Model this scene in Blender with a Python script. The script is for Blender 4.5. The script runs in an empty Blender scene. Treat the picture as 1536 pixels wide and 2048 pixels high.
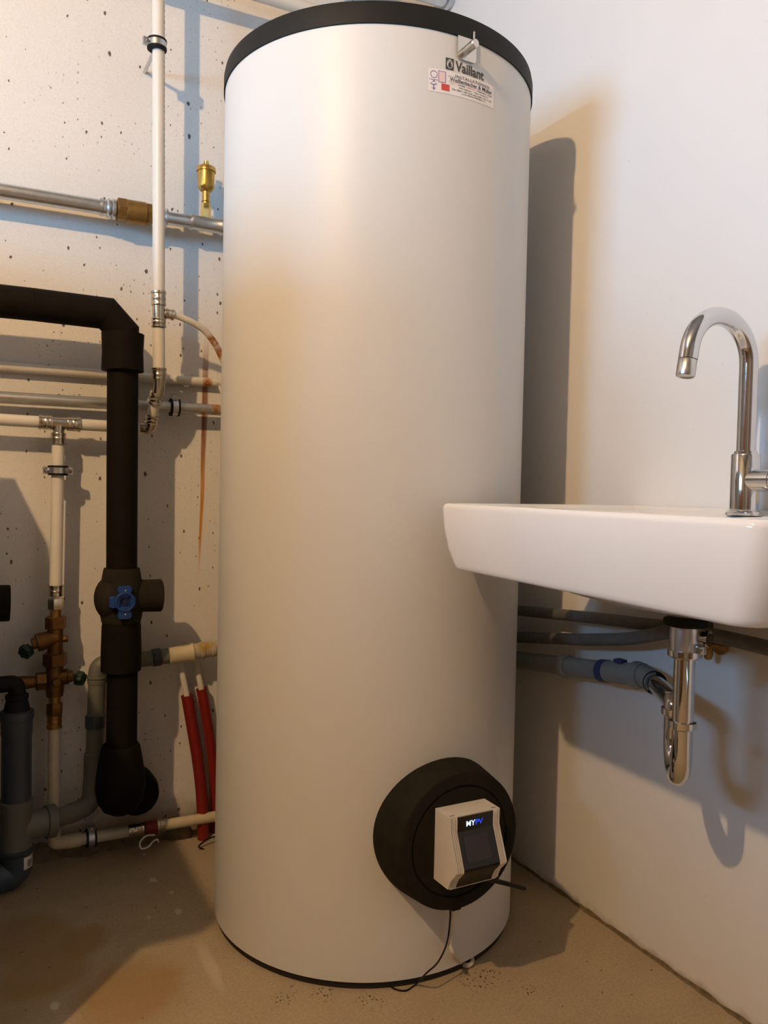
import bpy, bmesh, math, random
from mathutils import Vector, Matrix
random.seed(7)
sc = bpy.context.scene
C = sc.collection
PI = math.pi

# ------------------------------------------------------------------ camera
F, YAW, PITCH, ROLL, CAMH = 1576.74, math.radians(27.64), math.radians(-1.825), math.radians(1.178), 0.9329
_f = Vector((math.sin(YAW)*math.cos(PITCH), math.cos(YAW)*math.cos(PITCH), math.sin(PITCH)))
_r = Vector((math.cos(YAW), -math.sin(YAW), 0))
_u = _r.cross(_f)
_r, _u = math.cos(ROLL)*_r + math.sin(ROLL)*_u, -math.sin(ROLL)*_r + math.cos(ROLL)*_u
cam = bpy.data.objects.new('camera', bpy.data.cameras.new('camera'))
C.objects.link(cam)
m = Matrix((_r, _u, -_f)).transposed().to_4x4()
m.translation = Vector((0, 0, CAMH))
cam.matrix_world = m
cam.data.sensor_fit = 'VERTICAL'
cam.data.sensor_height = 36
cam.data.lens = F/2048*36
cam.data.clip_start = 0.02
sc.camera = cam

# ------------------------------------------------------------------ room numbers
WX, BW = 1.2145, 2.08            # right wall x, back wall y
LX, FY, CZ = -2.1, -1.9, 2.62    # left wall x, wall behind the camera y, ceiling z
WIN = (0.10, 1.12, 1.36, 1.96)   # window y0, y1, z0, z1 in the left wall
LAMP = Vector((-0.85, 0.38, 2.33))
LAMP_L, LAMP_COL = 4150, (1.0, 0.635, 0.31)
SKY_L, SKY_COL = 52.0, (0.28, 0.64, 1.06)

# ------------------------------------------------------------------ world, daylight portal, exposure
w = bpy.data.worlds.new('daylight'); sc.world = w; w.use_nodes = True
bg = w.node_tree.nodes['Background']
bg.inputs[0].default_value = (*SKY_COL, 1); bg.inputs[1].default_value = SKY_L
pl = bpy.data.lights.new('window_portal', 'AREA'); pl.shape = 'RECTANGLE'
pl.size, pl.size_y = WIN[1]-WIN[0], WIN[3]-WIN[2]
pl.cycles.is_portal = True
po = bpy.data.objects.new('window_portal', pl); C.objects.link(po)
po.location = (LX-0.02, (WIN[0]+WIN[1])/2, (WIN[2]+WIN[3])/2)
po.rotation_euler = (PI/2, 0, -PI/2)
vs = sc.view_settings
vs.view_transform = 'Standard'; vs.look = 'None'; vs.gamma = 1; vs.exposure = 0.07; vs.use_curve_mapping = False
try:
    sc.cycles.use_denoising = True
    sc.cycles.max_bounces = 5; sc.cycles.diffuse_bounces = 4; sc.cycles.glossy_bounces = 3
    sc.cycles.use_light_tree = False
    sc.cycles.use_adaptive_sampling = True; sc.cycles.adaptive_threshold = 0.05
    sc.cycles.caustics_reflective = False; sc.cycles.caustics_refractive = False
except Exception:
    pass

# ------------------------------------------------------------------ pixel -> place on a known plane
def ray(px, py): return _f + (px-768)/F*_r - (py-1024)/F*_u
def BK(px, py, d=0):             # point d metres in front of the back wall
    v = ray(px, py); return Vector((0, 0, CAMH)) + v*((BW-d)/v.y)
def YP(px, py, y):
    v = ray(px, py); return Vector((0, 0, CAMH)) + v*(y/v.y)
def RT(px, py, d=0):             # point d metres in front of the right wall
    v = ray(px, py); return Vector((0, 0, CAMH)) + v*((WX-d)/v.x)
def FL(px, py, z=0):
    v = ray(px, py); return Vector((0, 0, CAMH)) + v*((z-CAMH)/v.z)
TX, TY, TR = 0.7898, 1.5743, 0.33   # tank axis and radius
def CY(px, py, r=TR):            # point on the front of the tank
    v = ray(px, py); a = v.x**2+v.y**2; b = v.x*TX+v.y*TY
    t = (b-math.sqrt(max(0, b*b-a*(TX*TX+TY*TY-r*r))))/a
    return Vector((0, 0, CAMH)) + v*t

# ------------------------------------------------------------------ mesh builder
class M:
    def __init__(s): s.v = []; s.f = []
    def _rings(s, rings, cap0=True, cap1=True, closed=False):
        n = len(rings[0]); b = len(s.v)
        for r in rings: s.v += [tuple(p) for p in r]
        k = len(rings)
        for i in range(k if closed else k-1):
            i2 = (i+1) % k
            for j in range(n):
                j2 = (j+1) % n
                s.f.append((b+i*n+j, b+i*n+j2, b+i2*n+j2, b+i2*n+j))
        if not closed:
            if cap0: s.f.append(tuple(b+j for j in range(n))[::-1])
            if cap1: s.f.append(tuple(b+(k-1)*n+j for j in range(n)))
        return s
    def sweep(s, pts, r, n=20, cap=True):
        pts = [Vector(p) for p in pts]
        rs = r if isinstance(r, (list, tuple)) else [r]*len(pts)
        tang = []
        for i in range(len(pts)):
            a = pts[max(0, i-1)]; c = pts[min(len(pts)-1, i+1)]
            tang.append((c-a).normalized())
        t0 = tang[0]
        up = Vector((0, 0, 1)) if abs(t0.z) < 0.9 else Vector((1, 0, 0))
        nx = t0.cross(up).normalized(); rings = []
        for i, p in enumerate(pts):
            t = tang[i]
            nx = (nx - t*nx.dot(t)).normalized(); ny = t.cross(nx)
            k = 1.0
            rings.append([p + (nx*math.cos(2*PI*j/n)+ny*math.sin(2*PI*j/n))*rs[i]*k for j in range(n)])
        return s._rings(rings, cap, cap)
    def lathe(s, o, d, prof, n=28, cap=True, rot=0):
        o = Vector(o); d = Vector(d).normalized()
        up = Vector((0, 0, 1)) if abs(d.z) < 0.9 else Vector((0, -1, 0))
        a = d.cross(up).normalized(); b = d.cross(a)
        rings = [[o + d*t + (a*math.cos(2*PI*j/n+rot)+b*math.sin(2*PI*j/n+rot))*max(r, 1e-5) for j in range(n)] for t, r in prof]
        return s._rings(rings, cap, cap)
    def cyl(s, p, q, r, n=24):
        p = Vector(p); q = Vector(q); return s.lathe(p, q-p, [(0, r), ((q-p).length, r)], n)
    def hexn(s, p, q, r, rot=0):
        p = Vector(p); q = Vector(q); L = (q-p).length; e = min(0.002, L*0.15)
        return s.lathe(p, q-p, [(0, r*0.9), (e, r), (L-e, r), (L, r*0.9)], 6, rot=rot)
    def box(s, c, sx, sy, sz, rot=None):
        c = Vector(c); b = len(s.v)
        R = rot if rot is not None else Matrix.Identity(3)
        for x in (-1, 1):
            for y in (-1, 1):
                for z in (-1, 1):
                    s.v.append(tuple(c + R @ Vector((x*sx/2, y*sy/2, z*sz/2))))
        for q in ((0,1,3,2), (4,6,7,5), (0,4,5,1), (2,3,7,6), (0,2,6,4), (1,5,7,3)):
            s.f.append(tuple(b+i for i in q))
        return s
    def prism(s, poly, off):           # poly: 3D loop, off: extrusion vector
        b = len(s.v); n = len(poly); off = Vector(off)
        s.v += [tuple(p) for p in poly] + [tuple(Vector(p)+off) for p in poly]
        s.f.append(tuple(b+i for i in range(n))[::-1]); s.f.append(tuple(b+n+i for i in range(n)))
        for i in range(n):
            j = (i+1) % n
            s.f.append((b+i, b+j, b+n+j, b+n+i))
        return s
    def raw(s, v, f):
        b = len(s.v); s.v += [tuple(p) for p in v]; s.f += [tuple(b+i for i in q) for q in f]; return s
def fillet(pts, r, k=8):
    pts = [Vector(p) for p in pts]; out = [pts[0]]
    rs = r if isinstance(r, (list, tuple)) else [r]*(len(pts)-2)
    for i in range(1, len(pts)-1):
        p = pts[i]; a = (pts[i-1]-p); b = (pts[i+1]-p)
        d = min(rs[i-1], a.length*0.48, b.length*0.48)
        p0 = p + a.normalized()*d; p1 = p + b.normalized()*d
        for j in range(k+1):
            t = j/k; out.append(p0*(1-t)**2 + p*2*t*(1-t) + p1*t*t)
    out.append(pts[-1]); return out
def spline(pts, k=8):
    P = [Vector(p) for p in pts]; P = [P[0]*2-P[1]] + P + [P[-1]*2-P[-2]]; out = []
    for i in range(1, len(P)-2):
        for j in range(k):
            t = j/k
            out.append(0.5*((2*P[i]) + (P[i+1]-P[i-1])*t + (2*P[i-1]-5*P[i]+4*P[i+1]-P[i+2])*t*t + (3*P[i]-P[i-1]-3*P[i+1]+P[i+2])*t**3))
    out.append(P[-2]); return out

# ------------------------------------------------------------------ objects
def mesh_obj(name, b, mat, origin=(0, 0, 0), smooth=40, bevel=0):
    o3 = Vector(origin)
    me = bpy.data.meshes.new(name)
    me.from_pydata([tuple(Vector(p)-o3) for p in b.v], [], b.f)
    bm = bmesh.new(); bm.from_mesh(me)
    bmesh.ops.recalc_face_normals(bm, faces=bm.faces)
    bm.to_mesh(me); bm.free()
    if smooth:
        me.shade_smooth(); me.set_sharp_from_angle(angle=math.radians(smooth))
    me.materials.append(mat)
    o = bpy.data.objects.new(name, me); C.objects.link(o)
    if bevel:
        md = o.modifiers.new('bevel', 'BEVEL'); md.width = bevel; md.segments = 3; md.limit_method = 'ANGLE'
        md.angle_limit = math.radians(35)
    return o
def thing(name, label, cat, origin, group=None):
    o = bpy.data.objects.new(name, None); C.objects.link(o)
    o.empty_display_size = 0.05; o.location = origin
    o['label'] = label; o['category'] = cat
    if group: o['group'] = group
    return o
def part(name, b, mat, parent, label=None, smooth=40, bevel=0):
    top = parent
    while top.parent: top = top.parent
    o = mesh_obj(name, b, mat, top.location, smooth, bevel)
    o.parent = parent
    if label: o['label'] = label
    return o
def solo(name, label, cat, b, mat, origin, smooth=40, bevel=0, group=None):
    o = mesh_obj(name, b, mat, origin, smooth, bevel); o.location = origin
    o['label'] = label; o['category'] = cat
    if group: o['group'] = group
    return o
def struct(name, b, mat, smooth=0, parent=None):
    o = mesh_obj(name, b, mat, (0, 0, 0), smooth)
    if parent: o.parent = parent
    else: o['kind'] = 'structure'
    return o

# ------------------------------------------------------------------ materials
class N:
    """small node-graph helper"""
    def __init__(s, name):
        s.m = bpy.data.materials.new(name); s.m.use_nodes = True
        s.t = s.m.node_tree; s.n = s.t.nodes; s.b = s.n['Principled BSDF']
        s._p = None
    def new(s, t, **kw):
        x = s.n.new(t)
        for k, v in kw.items(): setattr(x, k, v)
        return x
    def put(s, sock, v):
        if isinstance(v, (int, float)): sock.default_value = v
        elif isinstance(v, (tuple, list)): sock.default_value = v if len(v) == len(sock.default_value) else (*v, 1)[:len(sock.default_value)]
        else: s.t.links.new(v, sock)
    def pos(s):
        if s._p is None: s._p = s.new('ShaderNodeNewGeometry').outputs['Position']
        return s._p
    def obj(s): return s.new('ShaderNodeTexCoord').outputs['Object']
    def math(s, op, a, b=0.0, c=None):
        x = s.new('ShaderNodeMath', operation=op); s.put(x.inputs[0], a); s.put(x.inputs[1], b)
        if c is not None: s.put(x.inputs[2], c)
        return x.outputs[0]
    def vmath(s, op, a, b):
        x = s.new('ShaderNodeVectorMath', operation=op); s.put(x.inputs[0], a); s.put(x.inputs[1], b); return x.outputs[0]
    def noise(s, vec, scale, detail=3, rough=0.55, col=False):
        x = s.new('ShaderNodeTexNoise'); s.put(x.inputs['Vector'], vec); x.inputs['Scale'].default_value = scale
        x.inputs['Detail'].default_value = detail; x.inputs['Roughness'].default_value = rough
        return x.outputs['Color'] if col else x.outputs[0]
    def ramp(s, v, a, b, lo=0.0, hi=1.0, smooth=True):
        x = s.new('ShaderNodeMapRange', interpolation_type='SMOOTHSTEP' if smooth else 'LINEAR')
        s.put(x.inputs[0], v); x.inputs[1].default_value = a; x.inputs[2].default_value = b
        x.inputs[3].default_value = lo; x.inputs[4].default_value = hi
        return x.outputs[0]
    def mix(s, fac, a, b):
        x = s.new('ShaderNodeMix', data_type='RGBA'); s.put(x.inputs[0], fac); s.put(x.inputs[6], a); s.put(x.inputs[7], b)
        return x.outputs[2]
    def xyz(s, v):
        x = s.new('ShaderNodeSeparateXYZ'); s.put(x.inputs[0], v); return x.outputs
    def flat(s, v, i, j, k=1.0):
        q = s.xyz(v); c = s.new('ShaderNodeCombineXYZ'); s.put(c.inputs[0], q[i]); s.put(c.inputs[1], s.math('MULTIPLY', q[j], k)); return c.outputs[0]
    def blob(s, vec, c, rad, soft=0.5, stretch=(1, 1, 1)):
        d = s.vmath('SUBTRACT', vec, tuple(c)); d = s.vmath('MULTIPLY', d, tuple(1/(rad*k) for k in stretch))
        x = s.new('ShaderNodeVectorMath', operation='LENGTH'); s.put(x.inputs[0], d)
        return s.ramp(x.outputs['Value'], 1, 1-soft)
    def wobble(s, vec, scale, amp):
        n = s.vmath('SUBTRACT', s.noise(vec, scale, 3, 0.6, True), (0.5, 0.5, 0.5))
        return s.vmath('ADD', vec, s.vmath('MULTIPLY', n, (amp*2, amp*2, amp*2)))
    def bump(s, h, strength=0.2, dist=0.002):
        x = s.new('ShaderNodeBump'); x.inputs['Strength'].default_value = strength; x.inputs['Distance'].default_value = dist
        s.put(x.inputs['Height'], h); s.t.links.new(x.outputs[0], s.b.inputs['Normal'])
    def set(s, color=None, rough=None, metal=None, spec=None, coat=None):
        if color is not None: s.put(s.b.inputs['Base Color'], color)
        if rough is not None: s.put(s.b.inputs['Roughness'], rough)
        if metal is not None: s.put(s.b.inputs['Metallic'], metal)
        if spec is not None: s.b.inputs['Specular IOR Level'].default_value = spec
        if coat is not None: s.b.inputs['Coat Weight'].default_value = coat
        return s.m
def simple(name, col, rough=0.5, metal=0.0, var=0.12, scale=40, bump=0.0, spec=None, coat=None):
    g = N(name); o = g.obj(); n = g.noise(o, scale, 2, 0.6)
    lo = tuple(c*(1-var) for c in col); hi = tuple(min(1, c*(1+var)) for c in col)
    if bump: g.bump(g.noise(o, scale*6, 1), bump, 0.001)
    return g.set(g.mix(n, lo, hi), rough, metal, spec, coat)
def rusty(name, col, rough, metal, spots, rust=(0.34, 0.12, 0.008)):
    g = N(name); P = g.pos(); n = g.noise(P, 60, 4)
    c = g.mix(n, tuple(k*0.85 for k in col), tuple(min(1, k*1.1) for k in col))
    wv = g.wobble(P, 70, 0.008); mk = 0.0
    for s_ in spots:
        mk = g.math('MAXIMUM', mk, g.blob(wv, s_[0], s_[1], 0.6))
    mk = g.math('MULTIPLY', mk, g.ramp(g.noise(P, 90, 3), 0.25, 0.55, 0.35, 1))
    return g.set(g.mix(mk, c, rust), g.mix(mk, (rough,)*3, (0.7,)*3), g.math('MULTIPLY', g.math('SUBTRACT', 1, mk), metal))

def pits(g, wv, scale, rmin, rmax, keep):
    """sparse little blow holes in cast concrete: returns mask (wv: already wobbled position)"""
    x = g.new('ShaderNodeTexVoronoi', voronoi_dimensions='2D'); g.put(x.inputs['Vector'], wv); x.inputs['Scale'].default_value = scale
    rnd = g.xyz(x.outputs['Color'])
    rad = g.ramp(rnd[0], keep, 1.0, rmin, rmax, False)
    on = g.math('GREATER_THAN', rnd[0], keep)
    d = g.math('DIVIDE', x.outputs['Distance'], rad)
    return g.math('MULTIPLY', g.ramp(d, 1.0, 0.6, 0, 1, False), on)
def mat_wall_back():
    g = N('painted_concrete'); P = g.pos()
    st = g.flat(g.wobble(P, 120, 0.0032), 0, 2, 0.6)
    a = pits(g, st, 24, 0.018, 0.090, 0.55)
    b = pits(g, st, 62, 0.035, 0.13, 0.64)
    c = pits(g, g.vmath('ADD', st, (3.1, 1.7, 0)), 10, 0.010, 0.050, 0.55)
    big = g.noise(P, 2.6, 1)
    dens = g.ramp(big, 0.38, 0.62, 0.0, 1.0)
    pit = g.math('MAXIMUM', g.math('MAXIMUM', a, c), g.math('MULTIPLY', b, dens))
    base = g.mix(big, (0.75, 0.735, 0.705), (0.84, 0.825, 0.80))
    base = g.mix(g.ramp(g.noise(P, 240, 1), 0.42, 0.66, 0, 0.16, False), base, (0.52, 0.49, 0.44))
    dirt = g.mix(g.math('MULTIPLY', pit, 0.92), base, (0.07, 0.05, 0.032))
    # rust running down the wall below the galvanised pipe
    p = g.xyz(P); x0 = BK(407, 900).x; zt = BK(407, 640).z; zb = BK(407, 1170).z; zm = BK(407, 830).z
    sn = g.noise(g.vmath('MULTIPLY', P, (1, 1, 0.05)), 120, 2)
    slope = g.math('MULTIPLY', g.math('SUBTRACT', p[2], BK(407, 900).z), 0.018)
    dx = g.math('ABSOLUTE', g.math('SUBTRACT', g.math('SUBTRACT', p[0], x0), g.math('ADD', g.math('MULTIPLY', g.math('SUBTRACT', big, 0.5), 0.02), slope)))
    wid = g.ramp(p[2], zb, zm, 0.002, 0.0090, False)
    core = g.ramp(g.math('DIVIDE', dx, wid), 1.15, 0.5)
    vert = g.math('MULTIPLY', g.ramp(p[2], zb, BK(407, 1060).z), g.ramp(p[2], zt, BK(407, 800).z, 0, 1))
    rm = g.math('MULTIPLY', g.math('MULTIPLY', core, vert), g.ramp(sn, 0.28, 0.55, 0.6, 1, False))
    rcol = g.mix(g.ramp(p[2], BK(407, 1000).z, BK(407, 860).z), (0.62, 0.25, 0.012), (0.24, 0.06, 0.001))
    col = g.mix(g.math('MULTIPLY', rm, 0.95), dirt, rcol)
    # browner and darker towards the foot of the wall
    n14 = g.noise(P, 18, 2)
    foot = g.math('MULTIPLY', g.ramp(g.math('ADD', p[2], g.math('MULTIPLY', n14, 0.1)), 0.17, 0.05), 0.8)
    col = g.mix(foot, col, (0.20, 0.15, 0.085))
    g.bump(g.noise(P, 90, 2, 0.7), 0.25, 0.0022)
    return g.set(col, 0.82, 0, 0.25)
def mat_wall_right():
    g = N('smooth_plaster'); P = g.pos()
    col = g.mix(g.noise(P, 4, 1), (0.73, 0.725, 0.71), (0.79, 0.785, 0.77))
    sp = pits(g, g.flat(P, 1, 2), 16, 0.008, 0.03, 0.85)
    col = g.mix(g.math('MULTIPLY', sp, 0.3), col, (0.25, 0.2, 0.15))
    p = g.xyz(P)
    foot = g.math('MULTIPLY', g.ramp(g.math('ADD', p[2], g.math('MULTIPLY', g.noise(P, 30, 1), 0.03)), 0.035, 0.012), 0.6)
    col = g.mix(foot, col, (0.30, 0.23, 0.14))
    g.bump(g.noise(P, 200, 1), 0.12, 0.0015)
    return g.set(col, 0.7, 0, 0.3)
def mat_floor():
    g = N('concrete_screed'); P = g.pos()
    col = g.mix(g.noise(P, 5, 3, 0.6), (0.37, 0.29, 0.19), (0.49, 0.40, 0.275))
    col = g.mix(g.ramp(g.noise(P, 190, 2), 0.35, 0.7, 0, 0.35, False), col, (0.24, 0.18, 0.10))
    wv = g.wobble(P, 9, 0.05); w2 = g.wobble(P, 55, 0.006)
    rust = (0.30, 0.155, 0.03)
    a = FL(265, 1985); b = FL(170, 1885); c = FL(90, 1945); d = FL(40, 1880)
    for ctr, rad, k in ((a, 0.13, 0.55), (b, 0.075, 0.55), (c, 0.10, 0.5), (d, 0.12, 0.45), (FL(20, 2010), 0.1, 0.25)):
        col = g.mix(g.math('MULTIPLY', g.blob(wv, ctr, rad, 0.55), k), col, rust)
    pale = FL(420, 1930)
    col = g.mix(g.math('MULTIPLY', g.blob(w2, pale, 0.03, 0.7, (0.6, 4.0, 1)), 0.35), col, (0.62, 0.55, 0.42))
    for q, rad in (((297, 1835), .0055), ((356, 1823), .009), ((343, 1785), .005), ((306, 1760), .009), ((288, 1709), .006), ((110, 2012), .009)):
        e = FL(*q); col = g.mix(g.blob(w2, e, rad*1.05, 0.45, (1, 1.6, 1)), col, (0.55, 0.51, 0.42))
    # black crumbs of dirt by the tank
    spk = pits(g, w2, 120, 0.16, 0.34, 0.35)
    mk = 0.0
    for q, rad in (((955, 1958), .06), ((985, 1945), .035), ((1055, 1980), .03), ((565, 1998), .03), ((590, 1975), .02), ((740, 2000), .04), ((650, 1985), .04)):
        mk = g.math('MAXIMUM', mk, g.blob(w2, FL(*q), rad, 0.8))
    col = g.mix(g.math('MULTIPLY', g.math('MULTIPLY', spk, mk), 0.95), col, (0.02, 0.014, 0.008))
    pt = pits(g, w2, 22, 0.02, 0.07, 0.75)
    col = g.mix(g.math('MULTIPLY', pt, 0.75), col, (0.10, 0.07, 0.035))
    g.bump(g.noise(P, 60, 3, 0.7), 0.3, 0.003)
    return g.set(col, 0.78, 0, 0.3)

m_back, m_right, m_floor = mat_wall_back(), mat_wall_right(), mat_floor()
m_ceil = simple('ceiling_concrete', (0.30, 0.29, 0.27), 0.8, 0, 0.03, 6)
m_jacket = simple('tank_jacket', (0.66, 0.655, 0.63), 0.42, 0, 0.015, 8, 0.04, 0.35)
m_lid = simple('black_lid', (0.013, 0.0128, 0.0115), 0.6, 0, 0.2, 30, 0, 0.22)
m_base = simple('dark_base', (0.012, 0.008, 0.007), 0.7, 0, 0.2, 30)
m_foam = simple('black_insulation', (0.0085, 0.0065, 0.0045), 0.75, 0, 0.35, 35, 0.12, 0.12)
m_foam2 = simple('dusty_insulation', (0.026, 0.021, 0.015), 0.85, 0, 0.4, 30, 0.3, 0.12)
m_cover = simple('black_foam_cover', (0.018, 0.0155, 0.011), 0.8, 0, 0.4, 40, 0.15, 0.12)
m_ceramic = simple('white_ceramic', (0.84, 0.82, 0.80), 0.10, 0, 0.01, 5, 0, 0.5, 0.3)
m_chrome = simple('chrome', (0.66, 0.66, 0.67), 0.06, 1, 0.03, 60)
m_satin = simple('satin_chrome', (0.62, 0.62, 0.64), 0.28, 1, 0.05, 60)
m_steel = simple('brushed_steel', (0.62, 0.60, 0.56), 0.30, 1, 0.1, 60)
m_galv = simple('galvanised_steel', (0.60, 0.62, 0.63), 0.34, 1, 0.18, 45)
m_nickel = simple('nickel_fitting', (0.60, 0.54, 0.44), 0.25, 1, 0.15, 60)
m_brass = simple('brass', (0.62, 0.40, 0.11), 0.30, 1, 0.2, 50)
m_brass2 = simple('dull_brass', (0.33, 0.19, 0.06), 0.45, 0.9, 0.3, 60)
m_brass3 = simple('dark_old_brass', (0.17, 0.085, 0.026), 0.5, 0.85, 0.35, 60)
m_brassy = simple('bright_brass', (0.80, 0.64, 0.26), 0.2, 1, 0.1, 60)
m_pipe = simple('white_plastic_pipe', (0.74, 0.71, 0.64), 0.38, 0, 0.04, 20)
m_pipe_old = simple('yellowed_pipe', (0.62, 0.54, 0.36), 0.5, 0, 0.15, 25)
m_waste = simple('grey_waste_pipe', (0.15, 0.155, 0.135), 0.5, 0, 0.12, 20)
m_waste_b = simple('bluish_drain_pipe', (0.045, 0.062, 0.085), 0.42, 0, 0.2, 15)
m_waste_r = simple('grey_waste_pipe_right', (0.20, 0.22, 0.225), 0.5, 0, 0.08, 20)
m_bluecl = simple('blue_seal_ring', (0.02, 0.035, 0.13), 0.5, 0, 0.2, 30)
m_blue = simple('blue_handle', (0.008, 0.050, 0.23), 0.38, 0, 0.08, 30)
m_bluedark = simple('blue_handle_recess', (0.003, 0.012, 0.06), 0.5, 0, 0.1, 30)
m_green = simple('green_knob', (0.010, 0.035, 0.026), 0.5, 0, 0.2, 40)
m_red = simple('red_sleeve', (0.22, 0.012, 0.008), 0.45, 0, 0.25, 30)
m_rubber = simple('black_rubber', (0.009, 0.009, 0.009), 0.65, 0, 0.2, 50, 0, 0.2)
m_hose = simple('grey_foil_insulation', (0.12, 0.12, 0.115), 0.6, 0, 0.35, 70, 0.5)
m_boxwhite = simple('white_housing', (0.70, 0.66, 0.60), 0.5, 0, 0.02, 20)
m_boxrib = simple('housing_rib', (0.72, 0.68, 0.62), 0.45, 0, 0.02, 20)
m_gap = simple('rib_gap', (0.10, 0.075, 0.05), 0.8, 0, 0.1, 20)
m_panel = simple('black_panel', (0.006, 0.006, 0.007), 0.12, 0, 0.1, 20)
m_screen = simple('dark_screen', (0.022, 0.017, 0.02), 0.16, 0, 0.1, 20)
m_screen2 = simple('dark_screen_red', (0.022, 0.010, 0.013), 0.16, 0, 0.1, 20)
m_visor = simple('black_visor', (0.008, 0.007, 0.005), 0.3, 0, 0.2, 20, 0, 0.3)
m_cable = simple('white_cable', (0.62, 0.57, 0.47), 0.45, 0, 0.05, 40)
m_black = simple('black_plastic', (0.008, 0.006, 0.006), 0.45, 0, 0.15, 40, 0, 0.25)
m_ink = simple('dark_print', (0.05, 0.05, 0.045), 0.6, 0, 0.05, 40)
m_inkb = simple('black_print', (0.02, 0.015, 0.03), 0.6, 0, 0.05, 40)
m_inkp = simple('violet_print', (0.13, 0.09, 0.33), 0.6, 0, 0.05, 40)
m_inkr = simple('red_print', (0.60, 0.07, 0.05), 0.6, 0, 0.05, 40)
m_inko = simple('orange_print', (0.75, 0.30, 0.12), 0.6, 0, 0.05, 40)
m_inky = simple('ochre_print', (0.70, 0.50, 0.12), 0.6, 0, 0.05, 40)
m_inkpink = simple('pink_print', (0.78, 0.58, 0.56), 0.6, 0, 0.03, 40)
m_sticker = simple('sticker_paper', (0.80, 0.76, 0.73), 0.45, 0, 0.01, 40)
m_tie = simple('white_nylon', (0.75, 0.73, 0.68), 0.4, 0, 0.03, 40)
m_mortar = simple('rough_mortar', (0.20, 0.145, 0.085), 0.95, 0, 0.5, 60, 0.6)
m_crack = simple('dirty_joint', (0.17, 0.125, 0.07), 0.95, 0, 0.6, 80, 0.5)
m_frame = simple('window_frame_paint', (0.72, 0.71, 0.69), 0.4, 0, 0.02, 20)
m_wood = simple('door_wood', (0.16, 0.08, 0.035), 0.45, 0, 0.3, 8)
m_cab = simple('cabinet_sheet', (0.45, 0.45, 0.44), 0.45, 0, 0.03, 10)
m_socket = simple('lamp_socket', (0.05, 0.05, 0.05), 0.5, 0, 0.1, 20)
def emit(name, col, st):
    g = N(name); e = g.new('ShaderNodeEmission'); e.inputs[0].default_value = (*col, 1); e.inputs[1].default_value = st
    g.t.links.new(e.outputs[0], g.n['Material Output'].inputs['Surface']); return g.m
m_bulb = emit('lamp_glow', LAMP_COL, LAMP_L)
m_ledw = emit('led_white_blue', (0.45, 0.62, 1.0), 2.6)
m_ledb = emit('led_blue', (0.03, 0.07, 1.0), 1.3)
for _m in (m_ledw, m_ledb): _m.cycles.emission_sampling = 'NONE'
def mat_pane():
    g = N('window_glass'); t = g.new('ShaderNodeBsdfTransparent'); gl = g.new('ShaderNodeBsdfGlossy'); gl.inputs['Roughness'].default_value = 0.02
    mx = g.new('ShaderNodeMixShader'); mx.inputs[0].default_value = 0.06
    g.t.links.new(t.outputs[0], mx.inputs[1]); g.t.links.new(gl.outputs[0], mx.inputs[2])
    g.t.links.new(mx.outputs[0], g.n['Material Output'].inputs['Surface']); return g.m
m_pane = mat_pane()

# ------------------------------------------------------------------ the room
T = 0.2
struct('floor', M().box(((LX+WX)/2, (FY+BW)/2, -T/2), WX-LX+2*T, BW-FY+2*T, T), m_floor)
struct('ceiling', M().box(((LX+WX)/2, (FY+BW)/2, CZ+T/2), WX-LX+2*T, BW-FY+2*T, T), m_ceil)
struct('wall_back', M().box(((LX+WX)/2, BW+T/2, CZ/2), WX-LX+2*T, T, CZ), m_back)
struct('wall_right', M().box((WX+T/2, (FY+BW)/2, CZ/2), T, BW-FY, CZ), m_right)
DY0, DY1, DZ = -0.3, 0.55, 2.02     # door in the wall behind the camera (x range)
b = M()
b.box(((LX+DY0)/2, FY-T/2, CZ/2), DY0-LX, T, CZ).box(((DY1+WX)/2, FY-T/2, CZ/2), WX-DY1, T, CZ).box(((DY0+DY1)/2, FY-T/2, (CZ+DZ)/2), DY1-DY0, T, CZ-DZ)
struct('wall_front', b, m_ceil)
b = M(); xc = LX-T/2; y0, y1, z0, z1 = WIN
b.box((xc, (FY+y0)/2, CZ/2), T, y0-FY, CZ).box((xc, (y1+BW)/2, CZ/2), T, BW-y1, CZ)
b.box((xc, (y0+y1)/2, z0/2), T, y1-y0, z0).box((xc, (y0+y1)/2, (z1+CZ)/2), T, y1-y0, CZ-z1)
struct('wall_left', b, m_ceil)
ym = (y0+y1)/2; xf = LX-0.10; b = M(); fw = 0.035
b.box((xf, ym, z0+fw/2), 0.05, y1-y0, fw).box((xf, ym, z1-fw/2), 0.05, y1-y0, fw)
b.box((xf, y0+fw/2, (z0+z1)/2), 0.05, fw, z1-z0).box((xf, y1-fw/2, (z0+z1)/2), 0.05, fw, z1-z0).box((xf, ym, (z0+z1)/2), 0.05, fw, z1-z0)
wo = struct('window_1', b, m_frame)
struct('pane', M().box((xf, (y0+ym)/2, (z0+z1)/2), 0.006, ym-y0-fw*1.5, z1-z0-2*fw), m_pane, 0, wo)
struct('pane', M().box((xf, (y1+ym)/2, (z0+z1)/2), 0.006, ym-y0-fw*1.5, z1-z0-2*fw), m_pane, 0, wo)
dr = struct('door_1', M().box(((DY0+DY1)/2, FY-0.06, DZ/2), DY1-DY0-0.08, 0.04, DZ-0.04), m_wood)
struct('door_frame', M().box((DY0+0.02, FY-0.05, DZ/2), 0.04, 0.12, DZ).box((DY1-0.02, FY-0.05, DZ/2), 0.04, 0.12, DZ).box(((DY0+DY1)/2, FY-0.05, DZ-0.01), DY1-DY0, 0.12, 0.02), m_wood, 0, dr)
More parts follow.
